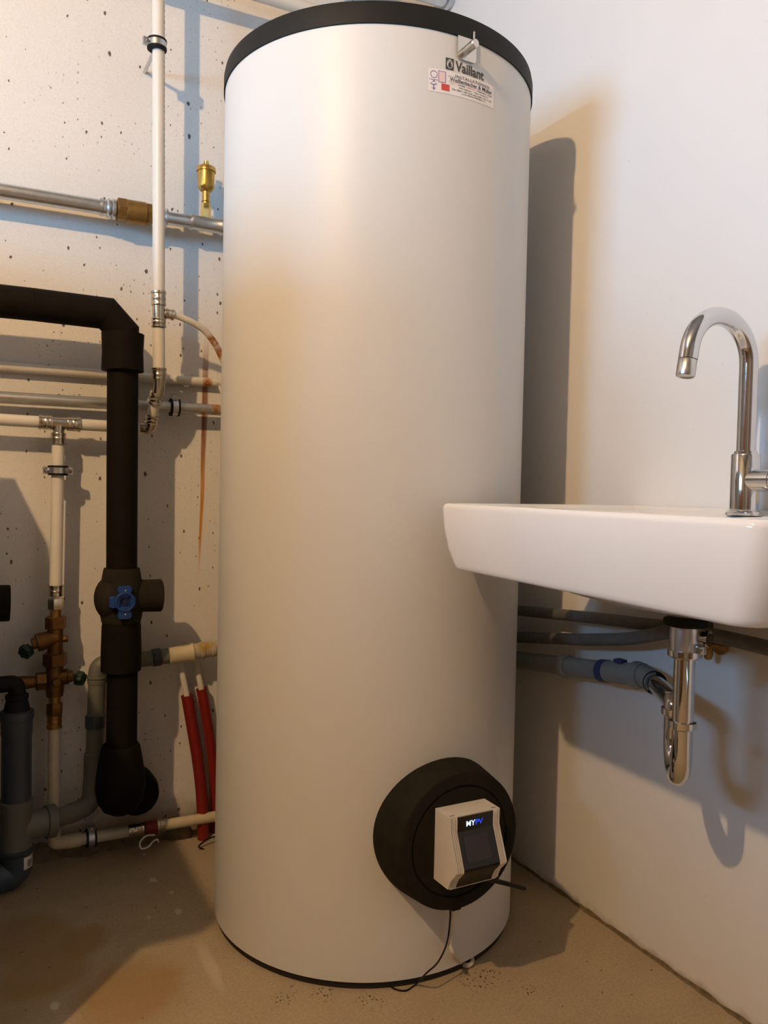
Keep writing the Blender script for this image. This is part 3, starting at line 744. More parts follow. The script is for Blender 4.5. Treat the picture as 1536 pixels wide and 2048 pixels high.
# foil covered supply pipes under the basin
p1 = [RT(1000, 1218, .035), RT(1035, 1221, .035), RT(1110, 1228, .036), RT(1200, 1237, .036), RT(1306, 1250, .022), RT(1360, 1254, .016), RT(1400, 1250, .012), RT(1425, 1250, -.01)]
solo('insulated_pipe', 'upper grey foil-wrapped supply pipe under the washbasin', 'pipe', M().sweep(spline(p1, 10), 0.0125, 18), m_hose, p1[2])
p2 = [RT(1000, 1272, .04), RT(1035, 1274, .042), RT(1110, 1277, .045), RT(1174, 1279, .047), RT(1262, 1277, .050), RT(1342, 1264, .056), RT(1419, 1270, .043), RT(1536, 1296, .043), RT(1660, 1328, .043)]
p2 += [Vector((WX-.043, 0.36, p2[-1].z)), Vector((WX-.030, 0.27, p2[-1].z)), Vector((WX+.01, 0.24, p2[-1].z))]
solo('insulated_pipe', 'lower grey foil-wrapped supply pipe bending behind the siphon', 'pipe', M().sweep(spline(p2, 10), 0.0130, 18), m_hose, p2[2])
# brass angle valve
v0 = RT(1440, 1288, 0.0)
t = thing('angle_valve', 'small brass angle valve on the wall right of the siphon', 'valve', v0)
part('rosette', M().lathe(v0, (-1, 0, 0), [(0, 0.020), (0.004, 0.018), (0.006, 0.010)], 28), m_brass2, t)
part('body', M().lathe(v0, (-1, 0, 0), [(0, 0.0085), (0.04, 0.0085), (0.042, 0.007)], 20), m_brass2, t)
part('outlet', M().lathe(v0+Vector((-0.03, 0, 0.004)), (0, 0, -1), [(0, 0.008), (0.02, 0.008), (0.028, 0.0065), (0.030, 0.004)], 20), m_brass2, t)
part('wing_handle', M().box(v0+Vector((-0.028, -0.022, 0.002)), 0.012, 0.034, 0.010), m_brass2, t, bevel=0.003)

# ------------------------------------------------------------------ helpers for pipework
def up(v): return Vector((0, 0, 1))
def collar(p, d, L, r, flip=False):
    k = [(0, r*0.86), (0, r), (.10, r*1.05), (.18, r), (.42, r), (.48, r*1.05), (.56, r), (.80, r), (.84, r*1.09), (.98, r*1.09), (1.0, r*0.9)]
    if flip: k = [(1-a, c) for a, c in k][::-1]
    return M().lathe(p, d, [(a*L, c) for a, c in k], 28)
def pipe_clamp(label, ctr, axis, r, bolt, rod, group=None, two=False):
    """clamp round a pipe: metal band, rubber lining, screw lug(s), rod into the wall"""
    ctr = Vector(ctr); axis = Vector(axis).normalized(); bolt = Vector(bolt).normalized(); side = axis.cross(bolt).normalized()
    t = thing('pipe_clamp', label, 'pipe clamp', ctr, group)
    part('rubber_lining', M().lathe(ctr-axis*0.0115, axis, [(0, r-0.0005), (0, r+0.0082), (0.0045, r+0.0086), (0.0045, r+0.005), (0.0185, r+0.005), (0.0185, r+0.0086), (0.023, r+0.0082), (0.023, r-0.0005)], 32), m_rubber, t)
    part('band', M().lathe(ctr-axis*0.0068, axis, [(0, r+0.004), (0, r+0.0078), (0.0136, r+0.0078), (0.0136, r+0.004)], 32), m_galv, t)
    R = Matrix((bolt, side, axis)).transposed()
    for s_ in ((1, -1) if two else (1,)):
        c2 = ctr+bolt*s_*(r+0.011)
        lg = part('lug', M().box(c2+side*0.0025, 0.016, 0.0042, 0.017, R).box(c2-side*0.0025, 0.016, 0.0042, 0.017, R), m_galv, t)
        part('screw', M().lathe(c2-side*0.010, side, [(0, 0.0035), (0.002, 0.0055), (0.005, 0.0055), (0.005, 0.003), (0.020, 0.003)], 14), m_chrome, lg)
    if rod is not None:
        e = Vector(rod)
        part('rod', M().cyl(ctr+(e-ctr).normalized()*(r+0.004), e, 0.0045, 12), m_galv, t)
        part('rod_nut', M().hexn(ctr+(e-ctr).normalized()*(r+0.007), ctr+(e-ctr).normalized()*(r+0.017), 0.009), m_galv, t)
    return t

# --- white riser, upper section with its tee, elbow and branch
RV = 0.0142
tp = BK(311.5, -40, .150); t0_ = BK(317.5, 590, .140)
t = thing('riser_pipe', 'white plastic riser pipe running up to the ceiling with steel press fittings', 'pipe', BK(300, 860, .07))
ln = part('pipe', M().cyl(Vector((tp.x, tp.y, CZ)), t0_, RV, 28), m_pipe, t)
# printed line of small dashes along the pipe
mk = M()
axis_ = (t0_-Vector((tp.x, tp.y, CZ))).normalized()
for i in range(34):
    q = BK(322, 10+i*11.3+random.random()*3, .150)
    k = (q.z-t0_.z)/(CZ-t0_.z); ctr = t0_+(Vector((tp.x, tp.y, CZ))-t0_)*k
    a = math.radians(-28); dr_ = Vector((math.cos(a), math.sin(a), 0)); tn = Vector((-dr_.y, dr_.x, 0))
    hgt = random.choice((0.004, 0.006, 0.008)); wdt = 0.0009+random.random()*0.0006
    q0 = ctr+dr_*(RV+0.0002)
    mk.raw([q0-tn*wdt, q0+tn*wdt, q0+tn*wdt-axis_*hgt, q0-tn*wdt-axis_*hgt], [(0, 1, 2, 3)])
part('printed_marks', mk, m_ink, ln, smooth=0)
def vz(px, py, d): return BK(px, py, d)
q1 = vz(317, 583, .140); q2 = vz(317.5, 612, .140)
part('press_collar', collar(q2, q1-q2, (q1-q2).length, 0.0168), m_nickel, t)
q3 = vz(317.5, 636, .139)
te = part('tee', M().cyl(q2, q3, 0.0148, 28), m_nickel, t)
q4 = vz(317.5, 655, .138)
part('press_collar', collar(q3, q4-q3, (q4-q3).length, 0.0168), m_nickel, t)
bq = (q2+q3)/2; be = vz(337, 626, .140)
bd = Vector((1, 0.0, -0.10)).normalized()
part('tee_branch', M().lathe(bq, bd, [(0, 0.009), (0.016, 0.009), (0.016, 0.0125), (0.020, 0.013), (0.0215, 0.0115), (0.029, 0.0115), (0.030, 0.013), (0.036, 0.013), (0.037, 0.009)], 24), m_nickel, te)
m_bend = rusty('bent_pipe_rusty', (0.72, 0.68, 0.58), 0.42, 0, [(BK(426, 682, .13), 0.022), (BK(438, 705, .12), 0.022)])
bpts = [bq+bd*0.034, BK(355, 632, .140), BK(385, 645, .138), BK(410, 662, .132), BK(430, 688, .125), BK(444, 716, .118), BK(458, 755, .11)]
part('branch_pipe', M().sweep(spline(bpts, 8), 0.0082, 18), m_bend, t, 'thin bent white pipe with rust stains')
q5 = vz(318, 736, .132)
part('pipe', M().cyl(q4-Vector((0, 0, .001)), q5, RV, 28), m_pipe, t)
q6 = vz(318.5, 760, .130)
part('press_collar', collar(q6, q5-q6, (q5-q6).length, 0.0168), m_nickel, t)
q7 = vz(317.5, 778, .126); q8 = vz(311, 800, .112); q9 = vz(304, 833, .09)
part('elbow', M().sweep(fillet([q6+Vector((0, 0, .002)), vz(318.5, 775, .128), q8], 0.018), 0.0142, 24), m_nickel, t)
part('press_collar', collar(vz(314, 786, .122), q8-q7, 0.026, 0.0165), m_nickel, t)
part('pipe', M().cyl(q8, q9, RV*0.93, 24), m_pipe, t)
part('press_collar', collar(vz(305.5, 828, .093), (q9-q8), 0.024, 0.0165), m_nickel, t)
HW0 = BK(-60, 835.5, .066); HW1 = BK(292, 857, .066)
part('elbow', M().sweep(fillet([q9, BK(300, 858, .072), HW1-Vector((.012, 0, 0))], 0.02), 0.0145, 24), m_nickel, t)
# --- white cross pipe with tee and drop
t = thing('cross_pipe', 'white plastic cross pipe with steel tee above the brass fill valve', 'pipe', BK(117, 848, .066))
hx = (HW1-HW0).normalized()
def hpt(px): k = (BK(px, 845, .066).x-HW0.x)/(HW1.x-HW0.x); return HW0+(HW1-HW0)*k
RH = 0.0138
part('pipe', M().cyl(HW0-hx*0.37, hpt(85), RH, 28), m_pipe, t)
part('pipe', M().cyl(hpt(155), HW1, RH, 28), m_pipe, t)
part('press_collar', collar(hpt(104), hpt(77)-hpt(104), (hpt(77)-hpt(104)).length, 0.0166), m_nickel, t)
part('press_collar', collar(hpt(134), hpt(161)-hpt(134), (hpt(161)-hpt(134)).length, 0.0166), m_nickel, t)
te = part('tee', M().cyl(hpt(102), hpt(136), 0.0142, 28), m_nickel, t)
c_t = hpt(118); vd = BK(117, 866, .066)
part('tee_branch', M().cyl(c_t, vd, 0.0135, 24), m_nickel, te)
v1 = BK(116.5, 889, .066)
part('press_collar', collar(vd, v1-vd, (v1-vd).length, 0.0166), m_nickel, t)
v2 = BK(111.5, 1176, .066)
part('drop_pipe', M().cyl(v1+Vector((0, 0, .002)), v2, 0.0142, 28), m_pipe, t)
# --- clamps
q = BK(314, 90, .1495)
pipe_clamp('steel pipe clamp around the riser near the ceiling', q, (0, 0, 1), RV, (-1, -0.15, 0.0), (q.x+0.0, BW-0.0, q.z+0.005))
q = BK(116, 941, .066)
pipe_clamp('steel clamp with two screws around the drop pipe above brass valve', q, (0, 0, 1), 0.0142, (1, -0.1, 0), (q.x, BW, q.z), two=True)

# --- upper galvanised pipe, check valve, vent
RG = 0.0175
G0 = BK(-60, 371.5, .06); G1 = BK(223, 413, .06); gx = (BK(440, 453, .06)-BK(0, 381.5, .06)).normalized()
def gpt(px): a = BK(0, 381.5, .06); k = (BK(px, 400+px*.12, .06).x-a.x)/gx.x; return a+gx*k
t = thing('galvanised_pipe', 'upper galvanised heating pipe entering the brass check valve', 'pipe', gpt(100))
part('pipe', M().cyl(gpt(-80)-Vector((1.2, 0, 0)), gpt(-80), RG, 28).cyl(gpt(-80), gpt(216), RG, 28), m_galv, t)
part('press_collar', M().lathe(gpt(200), gx, [(0, .0185), (0, .0205), (.004, .021), (.006, .019), (.014, .0185), (.018, .0225), (.022, .0225), (.024, .0185), (.028, .024), (.034, .024), (.034, .016)], 28), m_galv, t)
t = thing('check_valve', 'brass check valve in the upper galvanised pipe', 'valve', gpt(265))
part('threaded_end', M().cyl(gpt(226), gpt(238), 0.0185, 24), m_brass2, t)
part('hex_end', M().hexn(gpt(233), gpt(252), 0.029), m_brass2, t)
part('body', M().lathe(gpt(250), gx, [(0, .0255), (.002, .028), ((gpt(292)-gpt(250)).length-.002, .028), ((gpt(292)-gpt(250)).length, .0255)], 32), m_brass2, t)
part('hex_end', M().hexn(gpt(291), gpt(303), 0.0265), m_brass2, t)
part('threaded_end', M().cyl(gpt(302), gpt(318), 0.0185, 24), m_brass2, t)
t = thing('galvanised_pipe', 'galvanised pipe with tee below the brass air vent', 'pipe', gpt(400))
part('press_collar', M().lathe(gpt(312), gx, [(0, .018), (0, .0205), (.010, .0205), (.012, .0185), (.020, .0185), (.022, .0215), (.027, .0215), (.028, .0165)], 28), m_galv, t)
part('pipe', M().cyl(gpt(322), gpt(386), 0.0158, 28), m_galv, t)
L_ = (gpt(446)-gpt(380)).length
part('tee', M().lathe(gpt(380), gx, [(0, .016), (0, .0195), (.004, .0205), (.007, .0185), (L_*.5, .018), (L_-.012, .0185), (L_-.009, .021), (L_-.002, .021), (L_, .017)], 28), m_galv, t)
part('pipe', M().cyl(gpt(444), gpt(520), 0.0158, 28), m_galv, t)
vb = gpt(411)
t = thing('air_vent', 'brass automatic air vent standing on the galvanised tee', 'air vent', vb+Vector((0, 0, .015)))
def vzz(py): return BK(411, py, .06).z
def vp(py): return Vector((vb.x, vb.y, vzz(py)))
part('hex_nut', M().hexn(vp(440), vp(408), 0.0128, -0.12), m_brassy, t)
part('stem', M().lathe(vp(409), (0, 0, 1), [(0, .0098), (.005, .0098), (.006, .0115), (.008, .0098), (vzz(380)-vzz(409), .0098)], 24), m_brass, t)
hgt = vzz(342)-vzz(384)
part('cup', M().lathe(vp(384), (0, 0, 1), [(0, .0105), (.004, .016), (.010, .0195), (.014, .0205), (hgt, .0215)], 36), m_brass, t)
part('cap', M().lathe(vp(344), (0, 0, 1), [(0, .0215), (.0, .0245), (.008, .0245), (.011, .023), (.014, .010), (.0145, .006)], 36), m_brass, t)
part('bleed_screw', M().lathe(vp(333), (0, 0, 1), [(0, .0055), (.006, .0055), (.007, .0072), (.013, .0072), (.014, .006)], 12), m_brassy, t)

# --- lower galvanised pipe and the white conduit
m_galv_r = rusty('galvanised_rusty', (0.52, 0.52, 0.50), 0.4, 0.9, [(BK(430, 817, .05), 0.022), (BK(407, 822, .05), 0.014)])
g0 = BK(-60, 791, .045); g1 = BK(443, 820.5, .045); g2 = g1+(g1-g0)*0.12
solo('galvanised_pipe', 'lower galvanised pipe running behind the black insulated pipe', 'pipe', M().sweep([g0-(g1-g0).normalized()*0.37, g1, g2], 0.0140, 26), m_galv_r, (g0+g1)/2)
def g2pt(px): k = (BK(px, 810, .045).x-g0.x)/(g1.x-g0.x); return g0+(g1-g0)*k
q = g2pt(349)
pipe_clamp('steel clamp holding the lower galvanised pipe to the wall', q, (1, 0, 0), 0.0140, (0, -0.35, 1), (q.x, BW, q.z))
m_cond = rusty('conduit_rusty', (0.70, 0.67, 0.60), 0.45, 0, [(BK(414, 766, .022), 0.018)])
c0_ = BK(-60, 728.5, .016); c1_ = BK(433, 766, .016)
t = thing('conduit', 'thin white conduit pipe on the wall above the galvanised pipe', 'conduit', (c0_+c1_)/2)
part('tube', M().cyl(c0_-(c1_-c0_).normalized()*0.37, c1_, 0.0118, 24), m_cond, t)
part('cable', M().sweep(spline([c1_-Vector((.01, 0, 0)), BK(437, 772, .018), BK(443, 783, .02), BK(447, 800, .022), BK(450, 830, .022)], 6), 0.0045, 10), m_pipe, t)
q = BK(372, 761, .012)
part('clip', M().box(q+Vector((0, 0.003, 0)), 0.016, 0.020, 0.037), m_pipe, t, bevel=0.003)

# --- black insulated pipe with valve
RB = 0.0360; DB = .145
def bp(px, py, d=DB): return BK(px, py, d)
t = thing('insulated_pipe', 'thick black foam insulated pipe with mitred elbow and blue valve handle', 'pipe', bp(245, 1560))
top0 = bp(-60, 597); top1 = bp(212, 626)
mit0 = bp(218, 627); mit1 = bp(246, 672)
b0 = bp(245.5, 672); b1 = bp(244, 1500)
def mring(p, nrm, axis, r, n=32):      # elliptical ring where a tube of radius r along axis meets a plane
    a = Vector((0, 1, 0)); c_ = axis.cross(a).normalized(); out = []
    for j in range(n):
        o = a*math.cos(2*PI*j/n)*r + c_*math.sin(2*PI*j/n)*r
        out.append(p+o-axis*(o.dot(nrm)/axis.dot(nrm)))
    return out
d1 = (top1-top0).normalized(); d3 = Vector((0.0, 0, -1)); d2 = (d1+d3).normalized()
P1 = bp(213, 627); P2 = bp(246, 664)
sg = bp(66, 609)
P0 = top0-d1*0.37
part('foam_sleeve', M()._rings([mring(P0, d1, d1, RB), mring(sg, d1, d1, RB)]), m_foam, t)
n12 = (d1+(P2-P1).normalized()).normalized(); dm = (P2-P1).normalized(); n23 = (dm+d3).normalized()
part('foam_sleeve', M()._rings([mring(sg+d1*0.0006, d1, d1, RB), mring(P1, n12, d1, RB)]), m_foam, t)
part('mitred_elbow', M()._rings([mring(P1+dm*0.0005, n12, dm, RB), mring(P2, n23, dm, RB)]), m_foam, t)
part('foam_sleeve', M()._rings([mring(P2, n23, d3, RB), mring(bp(246, 690), d3, d3, RB)]), m_foam, t)
za, zc2 = bp(246.5, 668).z, bp(246.5, 742).z
part('foam_collar', M().lathe((P2.x, P2.y, za), (0, 0, -1), [(0, .040), (0, .0482), ((za-zc2)*.5, .0462), (za-zc2, .0478), (za-zc2, .036)], 40), m_foam, t)
pv0 = bp(245.5, 735); pv1 = bp(243.5, 1145)
xv = (pv0.x+pv1.x)/2
def bz(py): return bp(244, py).z
def bxx(py): return pv0.x+(pv1.x-pv0.x)*((py-735)/410)
part('foam_sleeve', M().cyl(pv0, pv1, 0.0352, 36), m_foam, t)
# valve insulation
vc = bp(243, 1190)
vi = part('valve_shell', M().lathe((bxx(1137), BW-DB, bz(1136)), (0, 0, -1), [(0, .034), (0, .0405), (.010, .0425), (.030, .046), (.060, .050), (.090, .0505), (.115, .047), (bz(1136)-bz(1243), .0445), (bz(1136)-bz(1245), .035)], 40), m_foam2, t, 'dusty black valve insulation')
bul = M()
pc = bp(221, 1196); rg_ = []
for i in range(13):
    a = PI*i/12; rg_.append((0.037*math.cos(a), 0.052*math.sin(a)))
bul.lathe(pc, (1, 0, 0), [(-x, max(.001, y)) for x, y in rg_], 32)
part('valve_bulge', bul, m_foam2, vi)
so = bp(262, 1192, DB)
L_ = (bp(322, 1194, DB)-so).length
part('side_stub', M().lathe(so, (1, 0, -0.02), [(0, .0365), (L_*.35, .0385), (L_-.002, .0392), (L_, .0375), (L_, .022), (L_-.012, .020)], 36), m_foam2, vi)
part('foam_sleeve', M().lathe((bxx(1245), BW-DB, bz(1243)), (0, 0, -1), [(0, .043), (.01, .0445), ((bz(1243)-bz(1340))*.6, .0462), (bz(1243)-bz(1340), .0458), (bz(1243)-bz(1342), .033)], 40), m_foam, t)
xl = bp(244, 1420).x
part('foam_sleeve', M().cyl((xl, BW-DB, bz(1335)), (xl, BW-DB, bz(1500)), 0.0352, 36), m_foam, t)
zb0 = bz(1488)
xb = bp(241, 1560).x
part('pump_shell', M().lathe((xb, BW-DB, zb0), (0, 0, -1), [(0, .034), (0, .0415), (.006, .0445), (.035, .050), (.075, .056), (.105, .058), (.135, .052), (.155, .040), (.166, .022), (.169, .004)], 40), m_foam, t)
part('pump_back', M().lathe(bp(266, 1570, .02), (0, -1, 0), [(0, .052), (.05, .054), (.075, .050), (.085, .03)], 40), m_foam, t)
# blue handle, faces the room
hc_ = bp(250, 1204, DB+.062)
def lob(a, w0, w1, L_): 
    d_ = Vector((math.cos(a), 0, math.sin(a))); n_ = Vector((-d_.z, 0, d_.x)); return [hc_+d_*.012-n_*w0, hc_+d_*L_*.55-n_*w0, hc_+d_*L_*.8-n_*w1, hc_+d_*L_-n_*w1*.72, hc_+d_*L_+n_*w1*.72, hc_+d_*L_*.8+n_*w1, hc_+d_*L_*.55+n_*w0, hc_+d_*.012+n_*w0]
hb = M()
for a, w0, w1, L_ in ((PI/2, .013, .0165, .036), (PI, .012, .014, .034), (-PI/2, .013, .0165, .040), (0, .012, .013, .024)):
    hb.prism(lob(a, w0, w1, L_), (0, .014, 0))
hb.lathe(hc_+Vector((0, .014, 0)), (0, -1, 0), [(0, .0228), (.014, .0228), (.018, .0222), (.018, .0182), (.004, .0172), (.004, .0005)], 32)
hd = part('handle', hb, m_blue, t, 'blue cross-shaped plastic valve handle', bevel=0.0012)
part('spindle', M().lathe(hc_+Vector((0, .012, 0)), (0, -1, 0), [(-.0018, .0168), (.0016, .0168), (.0016, .007), (.007, .006), (.007, .0005)], 20), m_bluedark, hd)
part('handle_stem', M().cyl(hc_+Vector((0, .012, 0)), hc_+Vector((0, .05, 0)), .012, 20), m_bluedark, hd)
for dz_ in (.0265, -.0285):
    part('mark', M().lathe(hc_+Vector((.001, .0003, dz_)), (0, -1, 0), [(0, .0018), (.0004, .0018), (.0004, .0009), (.0002, .0008)], 10), m_tie, hd)
# black stub at the left edge
sA = bp(-90, 1202, .14)-Vector((.36, 0, 0)); sB = bp(20, 1206, .14)
t = thing('insulated_stub', 'short black insulated pipe end at the left edge', 'pipe', sB)
part('foam', M().lathe(sA, sB-sA, [(0, .040), ((sB-sA).length-.002, .0405), ((sB-sA).length, .039), ((sB-sA).length, .02), ((sB-sA).length-.015, .018)], 36), m_foam, t)
part('core_pipe', M().cyl(sA, sA+(sB-sA)*.93, .0175, 24), m_galv, t)

# --- brass fill station with two green knobs
DV = .066
def fv(px, py): return BK(px, py, DV)
vx0 = v2
def fvc(py): q = BK(112-(py-1190)*0.013, py, DV); return q
t = thing('fill_valve', 'brass filling valve with two dark green knobs on white pipe', 'valve', fvc(1330))
part('press_collar', collar(fvc(1192), fvc(1170)-fvc(1192), (fvc(1170)-fvc(1192)).length, .0165), m_nickel, t)
part('union_nut', M().hexn(fvc(1219), fvc(1196), .0185, .2), m_nickel, t)
part('tail', M().cyl(fvc(1236), fvc(1215), .0135, 24), m_brass2, t)
part('hex_body', M().hexn(fvc(1257), fvc(1233), .0245, .2), m_brass3, t)
part('body', M().lathe(fvc(1309), (0, 0, 1), [(0, .0185), (.02, .0175), (fvc(1254).z-fvc(1309).z, .0185)], 28), m_brass3, t)
bn0 = fv(112, 1286); bn1 = fv(74, 1283); bnd = Vector((-1, -.25, -.12)).normalized()
bo_ = part('bonnet', M().lathe(fv(114, 1274), Vector((-1, -.1, -.22)), [(0, .0195), (.030, .0205), (.034, .0215), (.046, .0215), (.047, .014), (.056, .013)], 28), m_brass3, t)
bd_ = Vector((-1, -.1, -.36)).normalized(); st0 = fv(82, 1286)
part('stem', M().cyl(st0, fv(58, 1298), .006, 16), m_brass2, bo_)
def knob(c, d):
    prof_n = 7; b = M(); d = Vector(d).normalized(); upv = Vector((0, 0, 1)); a = d.cross(upv).normalized(); e = d.cross(a); rr = []
    for tt, k in ((-.010, .55), (-.008, .95), (.004, 1.0), (.009, .85), (.011, .4)):
        ring = []
        for j in range(42):
            q = 2*PI*j/42; r_ = .0165*k*(1+.10*math.cos(prof_n*q)); ring.append(c+d*tt+(a*math.cos(q)+e*math.sin(q))*r_)
        rr.append(ring)
    return b._rings(rr)
part('knob', knob(fv(52, 1303), (-.6, -.7, -.35)), m_green, bo_, 'dark green scalloped knob')
part('plug', M().hexn(fvc(1279)+Vector((.012, 0, 0)), fvc(1279)+Vector((.028, 0, .0)), .0085), m_brass3, t)
part('union_hex', M().hexn(fvc(1331), fvc(1306), .0285, .2), m_brass3, t)
part('body', M().lathe(fvc(1392), (0, 0, 1), [(0, .0185), (.02, .0215), (.045, .0215), (fvc(1330).z-fvc(1392).z, .019)], 28), m_brass3, t)
bo_ = part('bonnet', M().lathe(fvc(1356), Vector((1, -.25, .10)), [(0, .018), (.030, .0185), (.032, .0145), (.042, .013)], 28), m_brass3, t)
part('stem', M().cyl(fvc(1353)+Vector((.03, -.008, .003)), fv(150, 1356), .0055, 16), m_brass2, bo_)
part('knob', knob(fv(160, 1357), (.75, -.6, -.1)), m_green, bo_, 'dark green scalloped knob')
part('front_cap', M().lathe(fvc(1360)+Vector((.0, -.018, 0)), (.1, -1, 0), [(0, .0105), (.012, .0105), (.015, .008)], 20), m_brass3, t)
part('branch_hex', M().hexn(fvc(1360)+Vector((-.018, 0, 0)), fvc(1360)+Vector((-.042, 0, 0)), .0215), m_brass3, t)
part('branch_pipe', M().sweep([fvc(1360)+Vector((-.04, 0, 0)), fvc(1360)+Vector((-.06, 0, .0)), BK(-60, 1366, DV)-Vector((.36, 0, 0))], [.0125, .0155, .0155], 22), m_brass3, t)
part('tail', M().cyl(fvc(1411), fvc(1390), .0135, 24), m_brass2, t)
part('union_nut', M().hexn(fvc(1430), fvc(1406), .0185, .2), m_brass3, t)
part('press_collar', collar(fvc(1430), fvc(1456)-fvc(1430), (fvc(1456)-fvc(1430)).length, .0165), m_brass2, t)

# --- lower white pipe: drop and floor run
bot = BK(106.5, 1686, DV); f0 = BK(106.5, 1688, DV); f1 = BK(452, 1629, DV)
m_low = simple('grimy_white_pipe', (0.60, 0.54, 0.42), 0.5, 0, 0.15, 18)
t = thing('floor_pipe', 'grimy white pipe dropping to the floor and running along the wall', 'pipe', bot)
fd = (f1-f0).normalized()
def fp(px): k = (BK(px, 1688-(px-106)*.171, DV).x-f0.x)/(f1.x-f0.x); return f0+(f1-f0)*k
part('drop_pipe', M().cyl(fvc(1450), bot+Vector((0, 0, .022)), .0142, 28), m_low, t)
part('elbow', M().sweep(fillet([bot+Vector((0, 0, .034)), bot, fp(135)], .018), .0165, 24), m_pipe_old, t)
part('pipe', M().cyl(fp(130), fp(262), .0140, 28), m_low, t)
part('coupling', M().lathe(fp(135), fd, [(0, .0155), (.0, .0168), (.030, .0168), (.030, .0145)], 28), m_pipe_old, t)
part('coupling', collar(fp(256), fd, (fp(287)-fp(256)).length, .0160), m_nickel, t)
part('red_ring', M().cyl(fp(289), fp(314), .0165, 28), m_red, t, 'red plastic ring')
part('coupling', M().lathe(fp(313), fd, [(0, .0165), (0, .0195), (.006, .0195), (.008, .016), (.020, .016)], 28), m_nickel, t)
part('pipe', M().cyl(fp(316), fp(480), .0135, 28), m_pipe_old, t)
q = fp(182)
pipe_clamp('small steel clamp around the floor pipe near the drain', q, fd, .0140, (0, -.3, 1), (q.x, BW, q.z))
# cable tie hanging on the red ring
pts = [BK(309, 1670, .10), BK(292, 1672, .115), BK(280, 1685, .125), BK(283, 1697, .13), BK(296, 1694, .13), BK(305, 1684, .125), BK(314, 1679, .12), BK(317, 1684, .12)]
solo('cable_tie', 'white cable tie loop lying under the red ring', 'cable tie', M().sweep(spline(pts, 6), .0022, 8), m_tie, pts[3])
pts = [BK(436, 1672, .10), BK(420, 1676, .105), BK(404, 1686, .11), BK(398, 1694, .115), BK(410, 1700, .12), BK(428, 1708, .12), BK(445, 1716, .12)]
solo('wire_loop', 'thin dark wire loop at the foot of the tank', 'wire', M().sweep(spline(pts, 6), .0022, 8), m_black, pts[3])

# --- red sleeves with white pipes
def sleeve(label, rp, wp, r):
    t = thing('red_sleeve', label, 'pipe sleeve', rp[-1], 'red pipe sleeves behind the tank')
    s_ = spline(rp, 8)
    part('sleeve', M().sweep(s_, r, 24), m_red, t, 'red plastic sleeve')
    b = M(); d_ = (s_[0]-s_[1]).normalized()
    b.lathe(s_[0]-d_*.0015, d_, [(0, r*1.02), (.004, r*1.05), (.004, r*.86), (0, r*.8)], 24)
    part('sleeve_rim', b, m_red, t)
    part('inner_pipe', M().sweep(wp+[s_[0], s_[1]], .0078, 18), m_pipe, t, 'white inner pipe')
sleeve('front red sleeve with a white pipe sticking out of its top', [BK(374, 1392, .045), BK(384, 1450, .048), BK(394, 1510, .05), BK(401, 1565, .052), BK(405, 1620, .055), BK(407, 1695, .06)], [BK(360, 1318, .034), BK(366, 1355, .040)], .0150)
sleeve('rear red sleeve half hidden by the tank', [BK(403, 1379, .028), BK(412, 1430, .03), BK(421, 1490, .03), BK(427, 1550, .03), BK(430, 1620, .03), BK(431, 1680, .03)], [BK(389, 1308, .022), BK(396, 1345, .026)], .0140)

# --- grey waste pipe on the back wall
DW = .060
def gw(px, py, d=DW): return BK(px, py, d)
RW = .0205
t = thing('waste_pipe', 'dark grey waste pipe bending round behind the black insulated pipe', 'waste pipe', gw(190, 1560))
h0 = gw(214, 1327); h1 = gw(340, 1311); h2 = gw(450, 1293)
part('elbow', M().sweep(fillet([gw(194, 1366), gw(195, 1328), gw(240, 1325)], .045, 12), .0208, 28), m_waste, t)
part('pipe', M().cyl(gw(236, 1325.5), h1, .0192, 28), m_waste, t)
part('seal_ring', M().lathe(gw(304, 1316), h2-h1, [(0, .0195), (.001, .0222), (.021, .0222), (.022, .0195)], 28), m_waste_b, t)
part('seal_catch', M().box(gw(314, 1313, DW+.022), .016, .008, .020), m_waste_b, t, bevel=.002)
part('socket', M().lathe(gw(337, 1312), h2-h1, [(0, .0195), (.003, .0225), ((gw(380, 1305)-gw(337, 1312)).length, .0235), ((gw(384, 1304)-gw(337, 1312)).length, .0262), ((gw(388, 1304)-gw(337, 1312)).length, .022)], 32), m_pipe_old, t)
m_dirty = rusty('yellow_stained_pipe', (0.52, 0.47, 0.36), 0.6, 0, [(gw(412, 1286, .085), .035), (gw(425, 1295, .095), .02)], (0.40, 0.24, 0.05))
part('pipe', M().lathe(gw(384, 1304), h2-h1, [(0, .0205), (.020, .0205), (.022, .0225), (.030, .0225), (.032, .0205), (.048, .0205), (.050, .0225), (.058, .0225), (.060, .0205), (.16, .0205)], 30), m_dirty, t, 'yellow stained corrugated end')
wv0 = gw(194, 1362); wv1 = gw(187, 1560)
part('socket', M().lathe(gw(194, 1350), (0, 0, -1), [(0, .0205), (0, .0245), (.006, .0248), (.008, .0228), (.020, .0222)], 32), m_waste, t)
part('pipe', M().cyl(wv0, wv1, .0205, 28), m_waste, t)
part('seal_ring', M().lathe(gw(190.5, 1430), (0, 0, -1), [(0, .0205), (.001, .0238), (.030, .0238), (.031, .0205)], 28), m_waste_b, t)
part('seal_catch', M().box(gw(193, 1442, DW+.024), .018, .008, .024), m_waste_b, t, bevel=.002)
part('socket', M().lathe(gw(188, 1505), (0, 0, -1), [(0, .0205), (.002, .0235), (gw(188, 1505).z-gw(188, 1560).z, .0245)], 30), m_waste, t)
part('elbow', M().sweep(fillet([wv1+Vector((0, 0, .012)), gw(183, 1610, .068), gw(138, 1628, .090)], .05, 12), .0235, 28), m_waste, t)
part('pipe', M().cyl(gw(160, 1620, .080), gw(100, 1642, .110), .0225, 28), m_waste, t)

